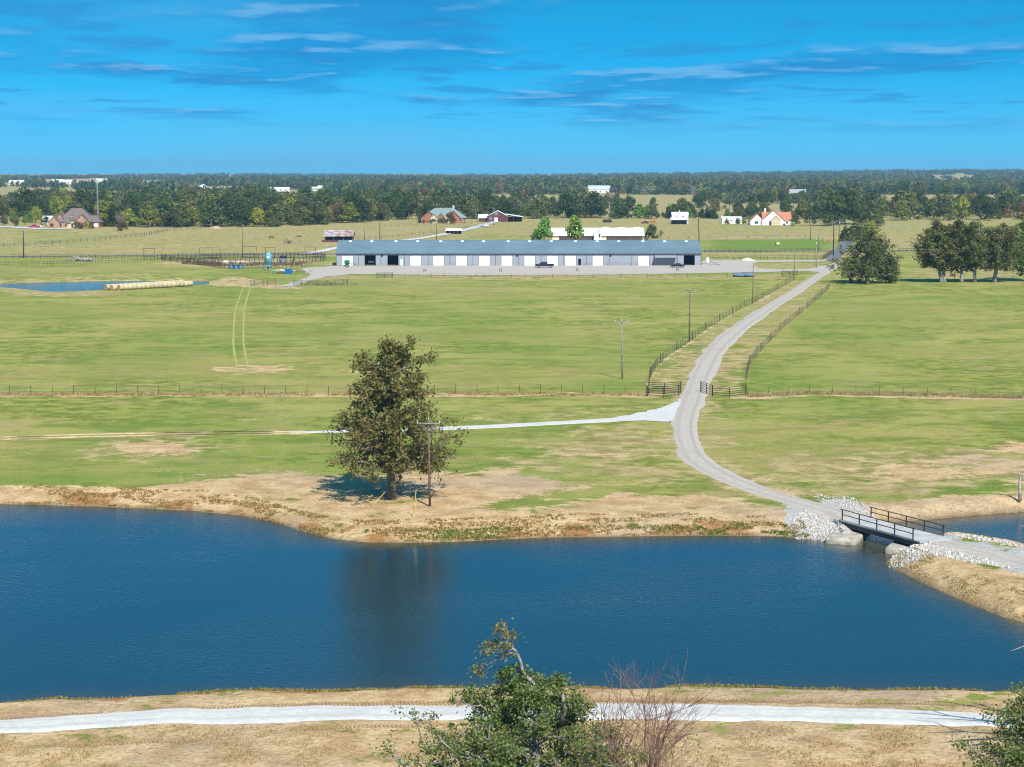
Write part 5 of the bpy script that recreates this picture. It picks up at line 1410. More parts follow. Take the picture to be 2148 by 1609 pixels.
# green-roofed brick house
p = P(928, 468); o = thing('brick_house', 'red brick house with grey-green roof and two cream stone gables', 'house', p)
MB().box(-13, 13, 3, 14, 0, 3.0).build('wall', BRICK_R, o)
hip_roof(-12.5, 14, 3, 14, 3.0, 8.8, 8.2, SHINGLE_G, o)
gable_block(-12.6, -3.5, 1.0, 10, 3.0, 7.0, 'y', BRICK_R, SHINGLE_G, o)
gable_block(-8.2, -2.0, -.3, 6, 2.2, 5.2, 'y', STONE, SHINGLE_G, o, .35)
gable_block(.0, 4.8, -.3, 6, 2.6, 5.2, 'y', STONE, SHINGLE_G, o, .35)
gable_block(-3.6, 1.6, .4, 6, 3.0, 5.7, 'y', BRICK_R, SHINGLE_G, o, .35)
gable_block(2.5, 10.5, 1.2, 9, 3.0, 7.2, 'y', BRICK_R, SHINGLE_G, o)
window(o, -5.2, -.32, .8, 2.4, 1.6, STONE); window(o, 2.5, -.32, .5, 1.8, 1.8, BRICK_R); window(o, 10.9, 2.98, .8, 1.6, 1.4)
opening(o, -1.2, .38, 0, 1.8, 2.8, 'arched_entry'); opening(o, -13.6, 4.0, 0, 2.4, 2.8, 'carport_bay')
MB().box(5.8, 6.9, 8, 9.2, 6.0, 10.3).build('chimney', STONE, o)
# maroon barn
p = P(1046, 465.5); o = thing('maroon_barn', 'maroon metal barn with white door and white lean-to roof', 'barn', p)
gable_block(-6.8, 5.5, 0, 16, 3.4, 6.6, 'y', MAROON, WROOF, o, .3)
gable_block(-12.0, -6.9, 2, 9, 2.4, 4.4, 'x', MAROON, WROOF, o, .3)
lt = MB().extr_y([(4.4, 4.45), (14.6, 2.9), (14.6, 3.1), (4.4, 4.65)], 1.0, 17).build('lean_to_roof', WROOF, o)
for x in (9.0, 14.2): MB().box(x - .12, x + .12, 1.2, 1.44, 0, 3.1).build('lean_to_post', MAROON, o)
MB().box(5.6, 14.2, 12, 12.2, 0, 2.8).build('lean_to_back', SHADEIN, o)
opening(o, -1.5, -.02, 0, 2.0, 2.6, 'door', WHITE); window(o, -1.4, -.02, 4.3, 1.1, 1.2); window(o, -4.9, -.02, 1.6, .9, 1.2); opening(o, -8.4, 1.98, 0, .9, 2.6, 'side_door')
# arched livestock shelter, old rusty shed
p = P(952, 491); o = thing('livestock_shelter', 'small open-front livestock shelter with white rounded metal roof', 'shed', p)
arc = [(-2.9 + 5.8 * i / 8, 1.75 + .95 * math.sin(math.pi * i / 8) ** .7) for i in range(9)]
MB().extr_x([(y + 2.9, z) for y, z in arc] + [(y + 2.9, z - .12) for y, z in reversed(arc)], -4.1, 4.1).build('roof', WROOF, o)
MB().box(-4, 4, 5.2, 5.3, 0, 1.75).build('back_wall', SHADEIN, o); MB().box(3.9, 4.0, .2, 5.2, 0, 1.8).build('side_wall', WHITE, o); MB().box(-4, -3.9, .2, 5.2, 0, 1.8).build('side_wall', WHITE, o)
for x in (-3.9, -2, 0, 2, 3.9): MB().box(x - .06, x + .06, .1, .22, 0, 1.75).build('post', GALV, o)
p = P(710, 508); o = thing('old_shed', 'long old shed with a rusty red and grey tin roof behind the pens', 'shed', p)
MB().extr_x([(-.6, 2.5), (5, 5.0), (5, 5.15), (-.6, 2.65)], -6.6, 6.6).build('roof', RUSTROOF, o); MB().extr_x([(10.6, 2.5), (5.01, 5.0), (5.01, 5.15), (10.6, 2.65)], -6.6, 6.6).build('roof', RUSTROOF, o)
MB().box(-6.3, 6.3, 5, 5.2, 0, 2.6).build('back_wall', SHADEIN, o)
for x in (-6.2, -2, 2.2, 6.2): MB().box(x - .12, x + .12, 0, .24, 0, 2.6).build('post', POLE, o)
MB().box(-7.3, 5.8, .3, .42, .1, 1.0).build('feed_boards', MAROON, o)
# white-roofed stables behind the barn
def stable(px, py, w, label, vents):
    p = P(px, py); o = thing('stable', label, 'stable', p)
    MB().box(-w / 2, w / 2, .2, 12, 0, 2.4).build('wall', CREAM, o)
    MB().box(-w / 2 + 3, w / 2 - .4, .1, .19, .3, 2.3).build('stall_front', mat('stall_brown', (.09, .055, .05), .9, .3, 1), o)
    gable_roof(-w / 2, w / 2, 0, 12, 2.5, 5.6, 'x', WROOF, o, .4)
    for x in vents: MB().box(x - 1.6, x + 1.6, 5.2, 6.8, 5.5, 6.1).build('ridge_vent', WROOF, o)
stable(1208, 506, 21, 'white-roofed stable half hidden by two bright trees behind the barn', ())
stable(1304, 506, 19.5, 'white-roofed stable with three ridge vents behind the barn', (-7, 0, 7))
p = P(1253, 506.5); o = thing('stable_annex', 'narrow cream gable end between the two white-roofed stables', 'stable', p)
gable_block(-1.5, 1.5, 0, 7, 3.0, 4.6, 'y', WHITE, WROOF, o, .25); opening(o, .9, -.02, 1.8, .7, 1.4, 'loft_door')
# two-storey white shed, low white shed, white house
p = P(1427, 470.5); o = thing('white_shed', 'two-storey white shed with an open porch beyond the hayfield', 'shed', p)
MB().box(-4.6, 4.8, 2.4, 9, 0, 5.2).build('wall', WHITE, o)
gable_roof(-4.6, 4.8, 2.4, 9, 5.2, 6.8, 'x', WROOF, o, .2); MB().extr_x([(-.6, 2.5), (2.38, 3.7), (2.38, 3.82), (-.6, 2.62)], -5.6, 4.4).build('porch_roof', WROOF, o)
for x in (-5.2, -2.6, 0, 2.6, 4.1): MB().box(x - .09, x + .09, -.3, -.12, 0, 2.6).build('porch_post', SHADEIN, o)
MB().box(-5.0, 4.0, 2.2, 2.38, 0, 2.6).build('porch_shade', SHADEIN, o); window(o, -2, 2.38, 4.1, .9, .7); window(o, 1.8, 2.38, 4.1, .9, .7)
MB().lathe([(.3, 0), (.3, .7), (.05, 1.1)], (0, 5.7, 6.8), 8).build('cupola', WHITE, o)
p = P(1535, 469); o = thing('white_shed', 'low white shed with flat-pitched roof behind shrubs', 'shed', p)
MB().box(-5.8, 5.8, 0, 6, 0, 3.0).build('wall', WHITE, o); gable_roof(-5.8, 5.8, 0, 6, 3.0, 3.9, 'x', WROOF, o, .2); window(o, -.4, -.02, 1.2, .8, 1.0)
p = P(1620, 472.5); o = thing('white_house', 'white house with orange tiled roof and stone front gable', 'house', p)
gable_block(-12.2, -4.6, 2, 12, 2.6, 6.2, 'y', WHITE, TERRA, o, .3)
MB().box(-5, 11, 2, 12, 0, 2.8).build('wall', WHITE, o); gable_roof(-5, 11, 2, 12, 2.8, 7.2, 'x', TERRA, o, .4)
gable_block(-5.6, 6.6, .6, 9, 3.0, 8.4, 'y', WHITE, TERRA, o, .4); gable_block(-.6, 4.4, -.4, 6, 2.9, 5.4, 'y', STONE, TERRA, o, .3)
MB().box(-3.6, -2.7, 8, 9, 4, 9.4).build('chimney', WHITE, o); window(o, -8.8, 1.98, .8, 2.0, 1.4); opening(o, -1.3, .58, 0, .9, 2.2); window(o, 8.6, 1.98, .9, 1.2, 1.1)
# farmhouses and sheds far out on the plain
def far_house(px, py, w, d, h, hr, wall, roof, label, axis_='x'):
    p = P(px, py); o = thing('farmhouse', label, 'house', p)
    gable_block(-w / 2, w / 2, 0, d, h, hr, axis_, wall, roof, o, .6)
    for x in (-w * .3, w * .05, w * .32): window(o, x, -.03, 1.0, 1.6, 1.4, SHINGLE)
far_house(587, 401.5, 26, 12, 3.6, 5.4, WHITE, WROOF, 'long white mobile home on the far pasture')
far_house(424, 399.5, 12, 14, 5, 9, WHITE, WROOF, 'tall white gabled shed far behind the wood', 'y')
far_house(660, 399.5, 12, 9, 3.2, 5, WHITE, WROOF, 'white camper beside a white cottage on the far pasture')
far_house(673, 399, 9, 9, 4.0, 6.5, WHITE, WROOF, 'white cottage beside a camper on the far pasture')
far_house(769, 397, 11, 9, 4, 6, WHITE, WROOF, 'small white roof among trees on the far pasture')
far_house(1257, 405, 28, 16, 5.5, 9.5, WHITE, mat('pale_blue_roof', (.45, .52, .56), .5, .1, .5), 'large white farmhouse with pale blue roof before the far trees')
far_house(1055, 402.5, 7, 7, 6, 8, WHITE, WROOF, 'narrow white shed at the foot of the far trees', 'y')
far_house(1583, 417, 7, 6, 5, 6, WHITE, WROOF, 'white box trailer on the far roadside')
far_house(1672, 412, 20, 12, 4, 8, CREAM, mat('dull_roof', (.30, .30, .31), .7, .1, .5), 'pale farmhouse beside tanks among far trees')
far_house(1788, 396, 24, 16, 6, 11, CREAM, WROOF, 'cream barn among the far trees beyond the side road')
far_house(1722, 449, 8, 8, 4, 6.5, WHITE, WROOF, 'small white house beside the big dark trees', 'y')
far_house(1360, 401, 10, 8, 3, 4, WHITE, WROOF, 'low white trailer in front of the far tree belt')
for k, (x, y, w, r_) in enumerate(((27, 388, 20, CREAM), (42, 387.5, 14, WROOF), (92, 386, 36, BRICK), (118, 385.5, 30, WROOF), (134, 386.5, 36, WROOF), (175, 384, 60, BRICK), (205, 383.5, 46, WROOF), (243, 383, 34, WROOF))):
    far_house(x, y, w * .8, 18, 5, 9, WHITE if k % 2 else CREAM, r_, ['cream-roofed', 'small pale', 'tan-roofed', 'bright-roofed', 'long white', 'long tan-roofed', 'broad white', 'white tent-like'][k] + ' building of the distant hamlet on the horizon')
p = P(88, 471); o = thing('white_shed', 'white shed partly hidden behind the brown-roofed house', 'shed', p + Vector((4, 6, 0)))
MB().box(-5, 6, 0, 8, 0, 3.4).build('wall', WHITE, o); gable_roof(-5, 6, 0, 8, 3.4, 4.6, 'x', WROOF, o, .2)
# radio mast
p = P(206, 477); hm = Q(206, 377, p.y).z
o = thing('radio_mast', 'tall thin lattice radio mast beside the brown-roofed house', 'mast', p)
fe = [(.45 * math.cos(a), .45 * math.sin(a)) for a in (1.57, 3.66, 5.76)]
for x, y in fe: MB().tube([(x, y, 0), (x * .5, y * .5, hm)], .07, 5).build('mast_leg', GALV, o)
br = MB(); nb = 22
for k in range(nb):
    z0, z1 = hm * k / nb, hm * (k + 1) / nb; s0, s1 = 1 - .5 * k / nb, 1 - .5 * (k + 1) / nb
    for i in range(3):
        a, b = fe[i], fe[(i + 1) % 3]; br.tube([(a[0] * s0, a[1] * s0, z0), (b[0] * s1, b[1] * s1, z1)], .035, 3)
br.build('bracing', GALV, o)

# ================================================================== VEHICLES
def vehicle(name, label, cat, p, rz, paint, kind='truck'):
    o = thing(name, label, cat, p, rz)
    if kind == 'truck':
        L, Wd = 6.1, 2.02
        low = [(-3.0, .55), (-3.05, .95), (-2.95, 1.18), (-1.5, 1.28), (-1.45, 1.30), (3.0, 1.28), (3.05, .6), (2.6, .5), (-2.6, .5)]
        cab = [(-1.75, 1.28), (-.95, 1.93), (.75, 1.95), (1.05, 1.28)]
        wb = (-1.95, 1.9); wr = .41
    else:
        L, Wd = 4.7, 1.8
        low = [(-2.3, .45), (-2.35, .7), (-2.1, .85), (-1.0, .95), (1.6, .98), (2.25, .92), (2.33, .55), (2.1, .35), (-2.1, .35)]
        cab = [(-1.25, .94), (-.45, 1.42), (.75, 1.43), (1.65, .98)]
        wb = (-1.4, 1.4); wr = .33
    h = Wd / 2
    m = MB()
    m.loft([[(x, -h + .06, z) for x, z in low], [(x, -h, z * .985 + .01) for x, z in low], [(x, h, z * .985 + .01) for x, z in low], [(x, h - .06, z) for x, z in low]])
    m.build('body', paint, o)
    c = MB(); zc = cab[1][1]
    c.loft([[(x, -h + (.10 if z < zc - .1 else .26), z) for x, z in cab], [(x, h - (.10 if z < zc - .1 else .26), z) for x, z in cab]]).build('cab', paint, o)
    g = MB()
    for sg in (-1, 1):
        y0 = lambda z: sg * (h - .10 - .16 * (z - cab[0][1]) / (zc - cab[0][1]) + .012)
        for a, b in ((.12, .50), (.54, .90)):
            xb0 = cab[0][0] + (cab[3][0] - cab[0][0]) * a; xb1 = cab[0][0] + (cab[3][0] - cab[0][0]) * b
            xt0 = cab[1][0] + (cab[2][0] - cab[1][0]) * max(0.02, a - .06); xt1 = cab[1][0] + (cab[2][0] - cab[1][0]) * min(.98, b + .06)
            zb, zt = cab[0][1] + .08, zc - .08
            g.poly([(xb0 + .1, y0(zb), zb), (xb1, y0(zb), zb), (xt1, y0(zt), zt), (xt0 + .1, y0(zt), zt)][::sg])
    g.build('side_windows', GLASS, o)
    f = MB(); zb, zt = cab[0][1] + .06, zc - .06
    def slope(i, j, nx):
        def at(z): t = (z - cab[i][1]) / (cab[j][1] - cab[i][1]); return cab[i][0] + (cab[j][0] - cab[i][0]) * t + nx
        f.poly([(at(zb), -h + .2, zb), (at(zb), h - .2, zb), (at(zt), h - .32, zt), (at(zt), -h + .32, zt)])
    slope(0, 1, -.015); slope(3, 2, .015)
    f.build('windscreen', GLASS, o)
    if kind == 'truck': MB().box(1.2, 2.92, -h + .16, h - .16, 1.275, 1.30).build('bed_liner', TYRE, o)
    for x in wb:
        for sg in (-1, 1):
            yc = sg * (h - .1)
            ring = [[(x + wr * k * math.cos(a), yc + yy, wr + wr * k * math.sin(a)) for a in [2 * math.pi * i / 16 for i in range(16)]] for yy, k in ((-.13, .9), (-.1, 1), (.1, 1), (.13, .9))]
            w = MB().loft(ring).build('wheel', TYRE, o)
            MB().loft([[(x + wr * .6 * math.cos(a), yc + sg * yy, wr + wr * .6 * math.sin(a)) for a in [2 * math.pi * i / 12 for i in range(12)]] for yy in (.11, .145)]).build('rim', RIM, w)
    xf, xr = low[1][0], low[-3][0]
    for sg in (-1, 1):
        MB().box(xf - .02, xf + .12, sg * (h - .3) - .17, sg * (h - .3) + .17, low[1][1] - .12, low[1][1] + .1).build('headlight', LAMP, o)
        MB().box(xr - .1, xr + .03, sg * (h - .18) - .1, sg * (h - .18) + .1, low[1][1] - .12, low[1][1] + .18).build('tail_light', RED_LAMP, o)
    MB().box(xf - .08, xf + .06, -h + .1, h - .1, .42, .6).build('bumper', GALV if kind == 'truck' else paint, o)
    return o
vehicle('pickup_truck', 'dark navy crew-cab pickup parked before the barn doors', 'pickup truck', (BX(1140.5), P(1140, 562).y, .06), 0, NAVYP)
vehicle('parked_car', 'black saloon car parked by the barn awning', 'car', (BX(1413.5), P(1413, 561.5).y, .06), 0, BLACKP, 'car')
vehicle('pickup_truck', 'magenta-red pickup on the drive of the brown-roofed house', 'pickup truck', P(72, 478.5), .1, PINKP)
vehicle('parked_car', 'white car behind the magenta pickup on the house drive', 'car', P(82, 477.8), .05, WHITE, 'car')
vehicle('parked_car', 'maroon car parked beyond the stables', 'car', P(1353, 469), .3, MAROONP, 'car')
# trailer standing inside the open door bay
o = thing('flatbed_trailer', 'grey trailer parked inside the open dark barn door', 'trailer', (BX(777), BY + 3.5, .1))
MB().box(-1.0, 1.0, 0, 4, .6, .75).build('trailer_bed', GALV, o); MB().box(-1.0, 1.0, -.05, 0, .75, 1.3).build('headboard', GALV, o)
for x in (-1.0, 1.0): MB().loft([[(x + d_, 1.5 + .35 * math.cos(a), .35 + .35 * math.sin(a)) for a in [2 * math.pi * i / 12 for i in range(12)]] for d_ in (-.1, .1)]).build('wheel', TYRE, o)
# green implement with its auger
o = thing('grain_cart', 'small green farm cart with a long auger arm before the first barn door', 'farm cart', (BX(734.5), P(735, 561).y, .06))
MB().loft([[(-.5, -.5, .75), (.5, -.5, .75), (.5, .5, .75), (-.5, .5, .75)], [(-.85, -.8, 1.5), (.85, -.8, 1.5), (.85, .8, 1.5), (-.85, .8, 1.5)], [(-.8, -.75, 2.2), (.8, -.75, 2.2), (.8, .75, 2.2), (-.8, .75, 2.2)], [(-.5, -.5, 2.35), (.5, -.5, 2.35), (.5, .5, 2.35), (-.5, .5, 2.35)]]).build('hopper', GREENP, o)
MB().tube([(.5, 0, 1.2), (2.4, 0, 1.05), (3.0, 0, .8)], [.12, .12, .08], 8).build('auger', GREENP, o)
for y in (-.75, .75):
    w = MB().loft([[(.1 + .5 * math.cos(a), y + d_, .5 + .5 * math.sin(a)) for a in [2 * math.pi * i / 14 for i in range(14)]] for d_ in (-.16, .16)]).build('wheel', TYRE, o)
    MB().loft([[(.1 + .26 * math.cos(a), y + d_, .5 + .26 * math.sin(a)) for a in [2 * math.pi * i / 12 for i in range(12)]] for d_ in (-.18, .18)]).build('rim', RIM, w)
MB().box(-1.2, .6, -.3, .3, .45, .75).build('chassis', STEEL_RUST, o)

# ================================================================== FARM YARD THINGS
# feed silo
p = P(563.5, 567.5); o = thing('feed_silo', 'tall light-blue feed silo with a domed cap beside the pens', 'silo', p)
MB().lathe([(1.08, 1.9), (1.08, 5.0), (1.0, 5.15), (.35, 5.75), (.22, 5.85), (0.02, 5.9)], n=20).build('tank', SILO, o, True)
MB().lathe([(.25, .75), (1.06, 1.9)], n=20).build('hopper_cone', SILO, o, True)
for a in range(6): MB().tube([(1.05 * math.cos(a * 1.047), 1.05 * math.sin(a * 1.047), 0), (1.05 * math.cos(a * 1.047), 1.05 * math.sin(a * 1.047), 2.2)], .07, 5).build('leg', GALV, o)
MB().box(-.42, .42, -1.12, -1.085, 4.1, 4.5).build('name_plate', WHITE, o)
MB().tube([(1.1, -.1, .3), (1.1, -.1, 5.1)], .05, 5).build('ladder', GALV, o)
# blue skip
p = P(605.5, 574.5); o = thing('blue_bin', 'bright blue plastic bin standing among yard scrap', 'bin', p)
MB().loft([[(-.9, -.7, .05), (.9, -.7, .05), (.9, .7, .05), (-.9, .7, .05)], [(-1.15, -.9, 1.3), (1.15, -.9, 1.3), (1.15, .9, 1.3), (-1.15, .9, 1.3)]]).build('tub', BLUEP, o)
MB().box(-1.22, 1.22, -.97, .97, 1.3, 1.4).build('rim', BLUEP, o)
# steel water tank
p = P(495, 564.5); o = thing('water_trough', 'long steel-blue water tank in the cattle pens', 'trough', p)
for k in range(3): MB().lathe([(.75, 0), (.78, .05), (.78, 1.2), (.72, 1.25)], (-1.45 + 1.5 * k, 0, 0), 14).build('tank_section', TROUGH, o, True)
MB().box(-2.3, 2.3, -.85, .85, 1.25, 1.35).build('lid', TROUGH, o)
# blue feed cart
p = P(593, 552); o = thing('feed_cart', 'blue round feeder with a dark hood in the pens', 'feeder', p)
MB().lathe([(.9, 0), (1.0, .5), (1.0, 1.1), (.9, 1.15)], n=14).build('feeder_drum', TROUGH, o, True)
MB().extr_x([(-.9, 1.6), (.9, 2.3), (.9, 2.5), (-.9, 1.8)], -1.1, 1.4).build('hood', STEEL_BLACK, o)
MB().tube([(-1.1, .6, 0), (-1.1, .6, 2.9)], .1, 6).build('post', SILO, o)
# culvert pipes
for k, (x, lb) in enumerate(((1549, 'blue-grey corrugated culvert pipe on the pasture, barn side of the pair'), (1571, 'blue-grey corrugated culvert pipe on the pasture, lane side of the pair'))):
    p = P(x, 581); o = thing('culvert_pipe', lb, 'pipe', p)
    ring = [[(xx, .62 * kk * math.cos(a), .62 + .62 * kk * math.sin(a)) for a in [2 * math.pi * i / 18 for i in range(18)]] for xx, kk in ((-1.55, .9), (-1.55, 1), (1.55, 1), (1.55, .9))]
    MB().loft(ring, cap=False).build('pipe_shell', CULV, o, True)
    MB().loft([[(-1.5 + d_, .5 * math.cos(a), .62 + .5 * math.sin(a)) for a in [2 * math.pi * i / 18 for i in range(18)]] for d_ in (0, 3.0)]).build('pipe_inside', SHADEIN, o)
# round hay bales: two rows above the back pond
bale = MB()
rings = []
for yy, kk in ((-.74, .93), (-.68, 1.0), (.68, 1.0), (.74, .93)):
    rings.append([(yy, .78 * kk * math.cos(a), .78 * kk * math.sin(a) * .97) for a in [2 * math.pi * i / 20 for i in range(20)]])
bm_ = bale.loft(rings).mesh('hay_bale'); bm_.materials.append(HAY); bm_.materials.append(HAYEND)
mi = [0] * len(bm_.polygons); mi[-1] = 1; mi[-2] = 1
for i in range(20): mi[i] = mi[i] ; 
bm_.polygons.foreach_set('material_index', mi); bm_.polygons.foreach_set('use_smooth', [i < len(mi) - 2 for i in range(len(mi))])
def bale_at(p, rz, label, group, s=1.0):
    o = bpy.data.objects.new('hay_bale', bm_); COL.objects.link(o); o.location = (p[0], p[1], p[2] + .74 * s); o.rotation_euler = (random.uniform(0, 6), 0, rz); o.rotation_mode = 'XYZ'; o.scale = (s, s, s)
    tag(o, label, 'hay bale', group)
A, B = P(249, 609.2), P(402, 600.2)
d = B - A; n = int(d.length / 1.5)
for k in range(n): bale_at(A + d * ((k + .5) / n), math.atan2(d.y, d.x), 'round hay bale in the long front row beside the back pond', 'front row of bales')
A2, B2 = P(222, 608.5), P(384, 598.6)
for k in range(n + 1): bale_at(A2 + (B2 - A2) * ((k + .5) / (n + 1)), math.atan2(d.y, d.x), 'round hay bale in the rear row against the back pond', 'rear row of bales')
bale_at(P(238.5, 609), math.atan2(d.y, d.x), 'loose round bale set short of the front row by the pond', None)
bale_at(P(1631, 516), .2, 'single pale round bale alone on the green hayfield', None, 1.0)
for x, lb in ((1731, 'orange-brown hay roll first beside the corner poles'), (1743, 'white-wrapped hay roll in the middle beside the corner poles'), (1753, 'striped hay roll last beside the corner poles')):
    bale_at(P(x, 507), 1.3, lb, None, 1.35)
# brush, logs and heaps
def sticks(name, label, p, n, Ls, rad, spread, mtl, seed, cat, z0=.1, tilt=.25):
    rng = random.Random(seed); o = thing(name, label, cat, p)
    for k in range(n):
        c = Vector((rng.gauss(0, spread[0]), rng.gauss(0, spread[1]), z0 + abs(rng.gauss(0, spread[2]))))
        a = rng.uniform(-.7, .7) + (math.pi if rng.random() < .5 else 0); t = rng.gauss(0, tilt)
        dv = Vector((math.cos(a) * math.cos(t), math.sin(a) * math.cos(t), math.sin(t))); L = Ls * rng.uniform(.4, 1.1)
        r = rad * rng.uniform(.5, 1.2)
        pts = [c - dv * L / 2, c + Vector((0, 0, rng.gauss(0, .1))), c + dv * L / 2]
        for q in pts: q.z = max(q.z, r * .6)
        MB().tube(pts, [r, r * .9, r * .5], 6).build('log', mtl, o, True)
sticks('log_pile', 'heap of bleached dead logs and limbs by the back fence', P(175, 548), 34, 4.2, .2, (2.4, 1.0, .5), DEADWOOD, 3, 'log pile')
sticks('brush_heap', 'heap of cut branches behind the long black gate fence', P(690, 598.2), 40, 2.2, .06, (3.2, 1.2, .3), JUNK, 5, 'brush heap')
sticks('brush_heap', 'strip of dry brush along the barn yard fence', P(1004, 580), 26, 1.6, .05, (2.4, .5, .12), JUNK, 6, 'brush heap')
sticks('scrap_heap', 'scatter of scrap metal and poles round the blue bin', P(618, 571), 30, 1.8, .07, (3.2, 1.6, .2), JUNK, 7, 'scrap heap')
sticks('scrap_heap', 'rusty scrap heap in front of the blue bin', P(587, 574), 16, 1.4, .12, (1.2, .8, .15), STEEL_RUST, 8, 'scrap heap')
sticks('pipe_stack', 'stack of white pipes lying behind the blue bin', P(600, 568.5), 12, 4.0, .1, (1.2, .6, .15), WHITE, 9, 'pipe stack', tilt=.02)
def heap(name, label, p, rx, ry, h, mtl, seed, cat):
    rng = random.Random(seed); rings = []
    for k in range(7):
        t = k / 6; rings.append([(rx * (1 - t) ** .8 * math.cos(a) * (1 + .12 * math.sin(3 * a + seed) + rng.uniform(-.04, .04)), ry * (1 - t) ** .8 * math.sin(a) * (1 + .1 * math.cos(2 * a + seed)), h * t ** .9 * (1 + rng.uniform(-.05, .05)) - .05) for a in [2 * math.pi * i / 22 for i in range(22)]])
    o = MB().loft(rings).build(name, mtl, None, True, p); tag(o, label, cat)
heap('gravel_pile', 'conical pile of pale gravel at the end of the barn yard', P(1567, 547), 2.9, 4, 1.25, GRAVELP, 2, 'gravel pile')
heap('earth_pile', 'pale mound of sand in the cattle pens', P(473, 553), 1.7, 2.5, 1.3, GRAVELP, 3, 'earth pile')
heap('earth_pile', 'long low mound of tan earth in the cattle pens', P(506, 551.5), 5.5, 3, .75, GRAVELP, 4, 'earth pile')
heap('earth_pile', 'small pink mound of sand at the edge of the wood', P(453, 479), 4, 5, 1.4, mat('pink_sand', (.48, .30, .20), .95, .15, 2), 5, 'earth pile')
# pipe hitching frames on the yard
for x, y, lb in ((891, 570.5, 'small dark pipe frame on the yard gravel before the fourth barn door'), (1050, 570, 'small dark pipe frame on the yard gravel before the eighth barn door'), (1211, 569.5, 'small dark pipe frame on the yard gravel behind the pickup'), (1421, 568.5, 'small dark pipe frame on the yard gravel before the black car')):
    o = thing('hitching_rack', lb, 'rack', P(x, y, .05))
    for xx in (-.32, .32): MB().tube([(xx, 0, 0), (xx, 0, .95)], .07, 6).build('post', STEEL_BLACK, o)
    for z in (.5, .92): MB().tube([(-.32, 0, z), (.32, 0, z)], .06, 6).build('rail', STEEL_BLACK, o)
# loading chute and small tank past the barn
p = P(1484, 553); o = thing('yard_tank', 'white upright tank standing past the end of the long barn', 'tank', p)
MB().lathe([(.55, .2), (.6, .3), (.6, 1.9), (.1, 2.2)], n=14).build('tank', WHITE, o, True)
for a in range(3): MB().tube([(.45 * math.cos(a * 2.1), .45 * math.sin(a * 2.1), 0), (.45 * math.cos(a * 2.1), .45 * math.sin(a * 2.1), .35)], .06, 5).build('leg', GALV, o)
p = P(1498, 556); o = thing('loading_chute', 'steel loading ramp with rails past the end of the long barn', 'ramp', p)
MB().extr_y([(-1.4, 1.3), (2.0, .1), (2.0, .0), (-1.4, 1.15)], -.5, .5).build('ramp_floor', STEEL_RUST, o)
for y in (-.5, .5):
    for z in (.5, 1.0): MB().tube([(-1.4, y, 1.3 + z), (2.0, y, .1 + z)], .05, 5).build('rail', GALV, o)
    for t in (0, .33, .66, 1): MB().tube([(-1.4 + 3.4 * t, y, 0), (-1.4 + 3.4 * t, y, 2.3 - 1.2 * t)], .05, 5).build('post', GALV, o)
# chairs under the broad oak
for x, lb in ((1785, 'dark red tractor seat crate under the broad oak, lane side'), (1803, 'dark red crate under the broad oak, trunk side')):
    p = P(x, 594); o = thing('old_crate', lb, 'crate', p)
    MB().box(-.55, .55, -.4, .4, 0, .5).build('seat', MAROONP, o); MB().box(-.55, .55, .3, .42, .5, 1.25).build('backrest', MAROONP, o)
# propane tank
p = P(1018, 477); o = thing('propane_tank', 'pale capsule propane tank beside the farm track', 'tank', p)
MB().tube([(-2.6, 0, .9), (-2.3, 0, .9), (2.3, 0, .9), (2.6, 0, .9)], [.3, .75, .75, .3], 12).build('tank', GALV, o, True)
for x in (-1.5, 1.5): MB().box(x - .15, x + .15, -.5, .5, 0, .35).build('foot', CONCRETE, o)
# animals
def beast(name, label, p, rz, mtl, k=1.0, head_down=True, cat='cow'):
    o = thing(name, label, cat, p, rz)
    m = MB()
    m.tube([(-.95 * k, 0, 1.0 * k), (-.8 * k, 0, 1.02 * k), (-.2 * k, 0, .95 * k), (.4 * k, 0, .98 * k), (.75 * k, 0, 1.05 * k), (1.05 * k, 0, (.85 if head_down else 1.35) * k), (1.3 * k, 0, (.5 if head_down else 1.6) * k), (1.55 * k, 0, (.3 if head_down else 1.45) * k)],
           [.12 * k, .33 * k, .38 * k, .36 * k, .3 * k, .19 * k, .15 * k, .09 * k], 10)
    for x in (-.7, .6):
        for y in (-.2, .2): m.tube([(x * k, y * k, .85 * k), ((x - .05) * k, y * k, .45 * k), (x * k, y * k, 0)], [.14 * k, .08 * k, .06 * k], 6)
    m.tube([(-.95 * k, 0, 1.1 * k), (-1.1 * k, 0, .5 * k)], [.04 * k, .03 * k], 5)
    m.build('body', mtl, o, True)
beast('cow', 'brown cow grazing alone on the dry field behind the pens', P(568.5, 501), .3, COWC)
beast('cow', 'dark cow lying near the small hay shelter behind the pens', P(608, 510), 2.6, COWC, .9)
beast('horse', 'tan horse grazing beyond the stables', P(1376, 470.5), 3.0, HORSE, 1.1, True, 'horse')
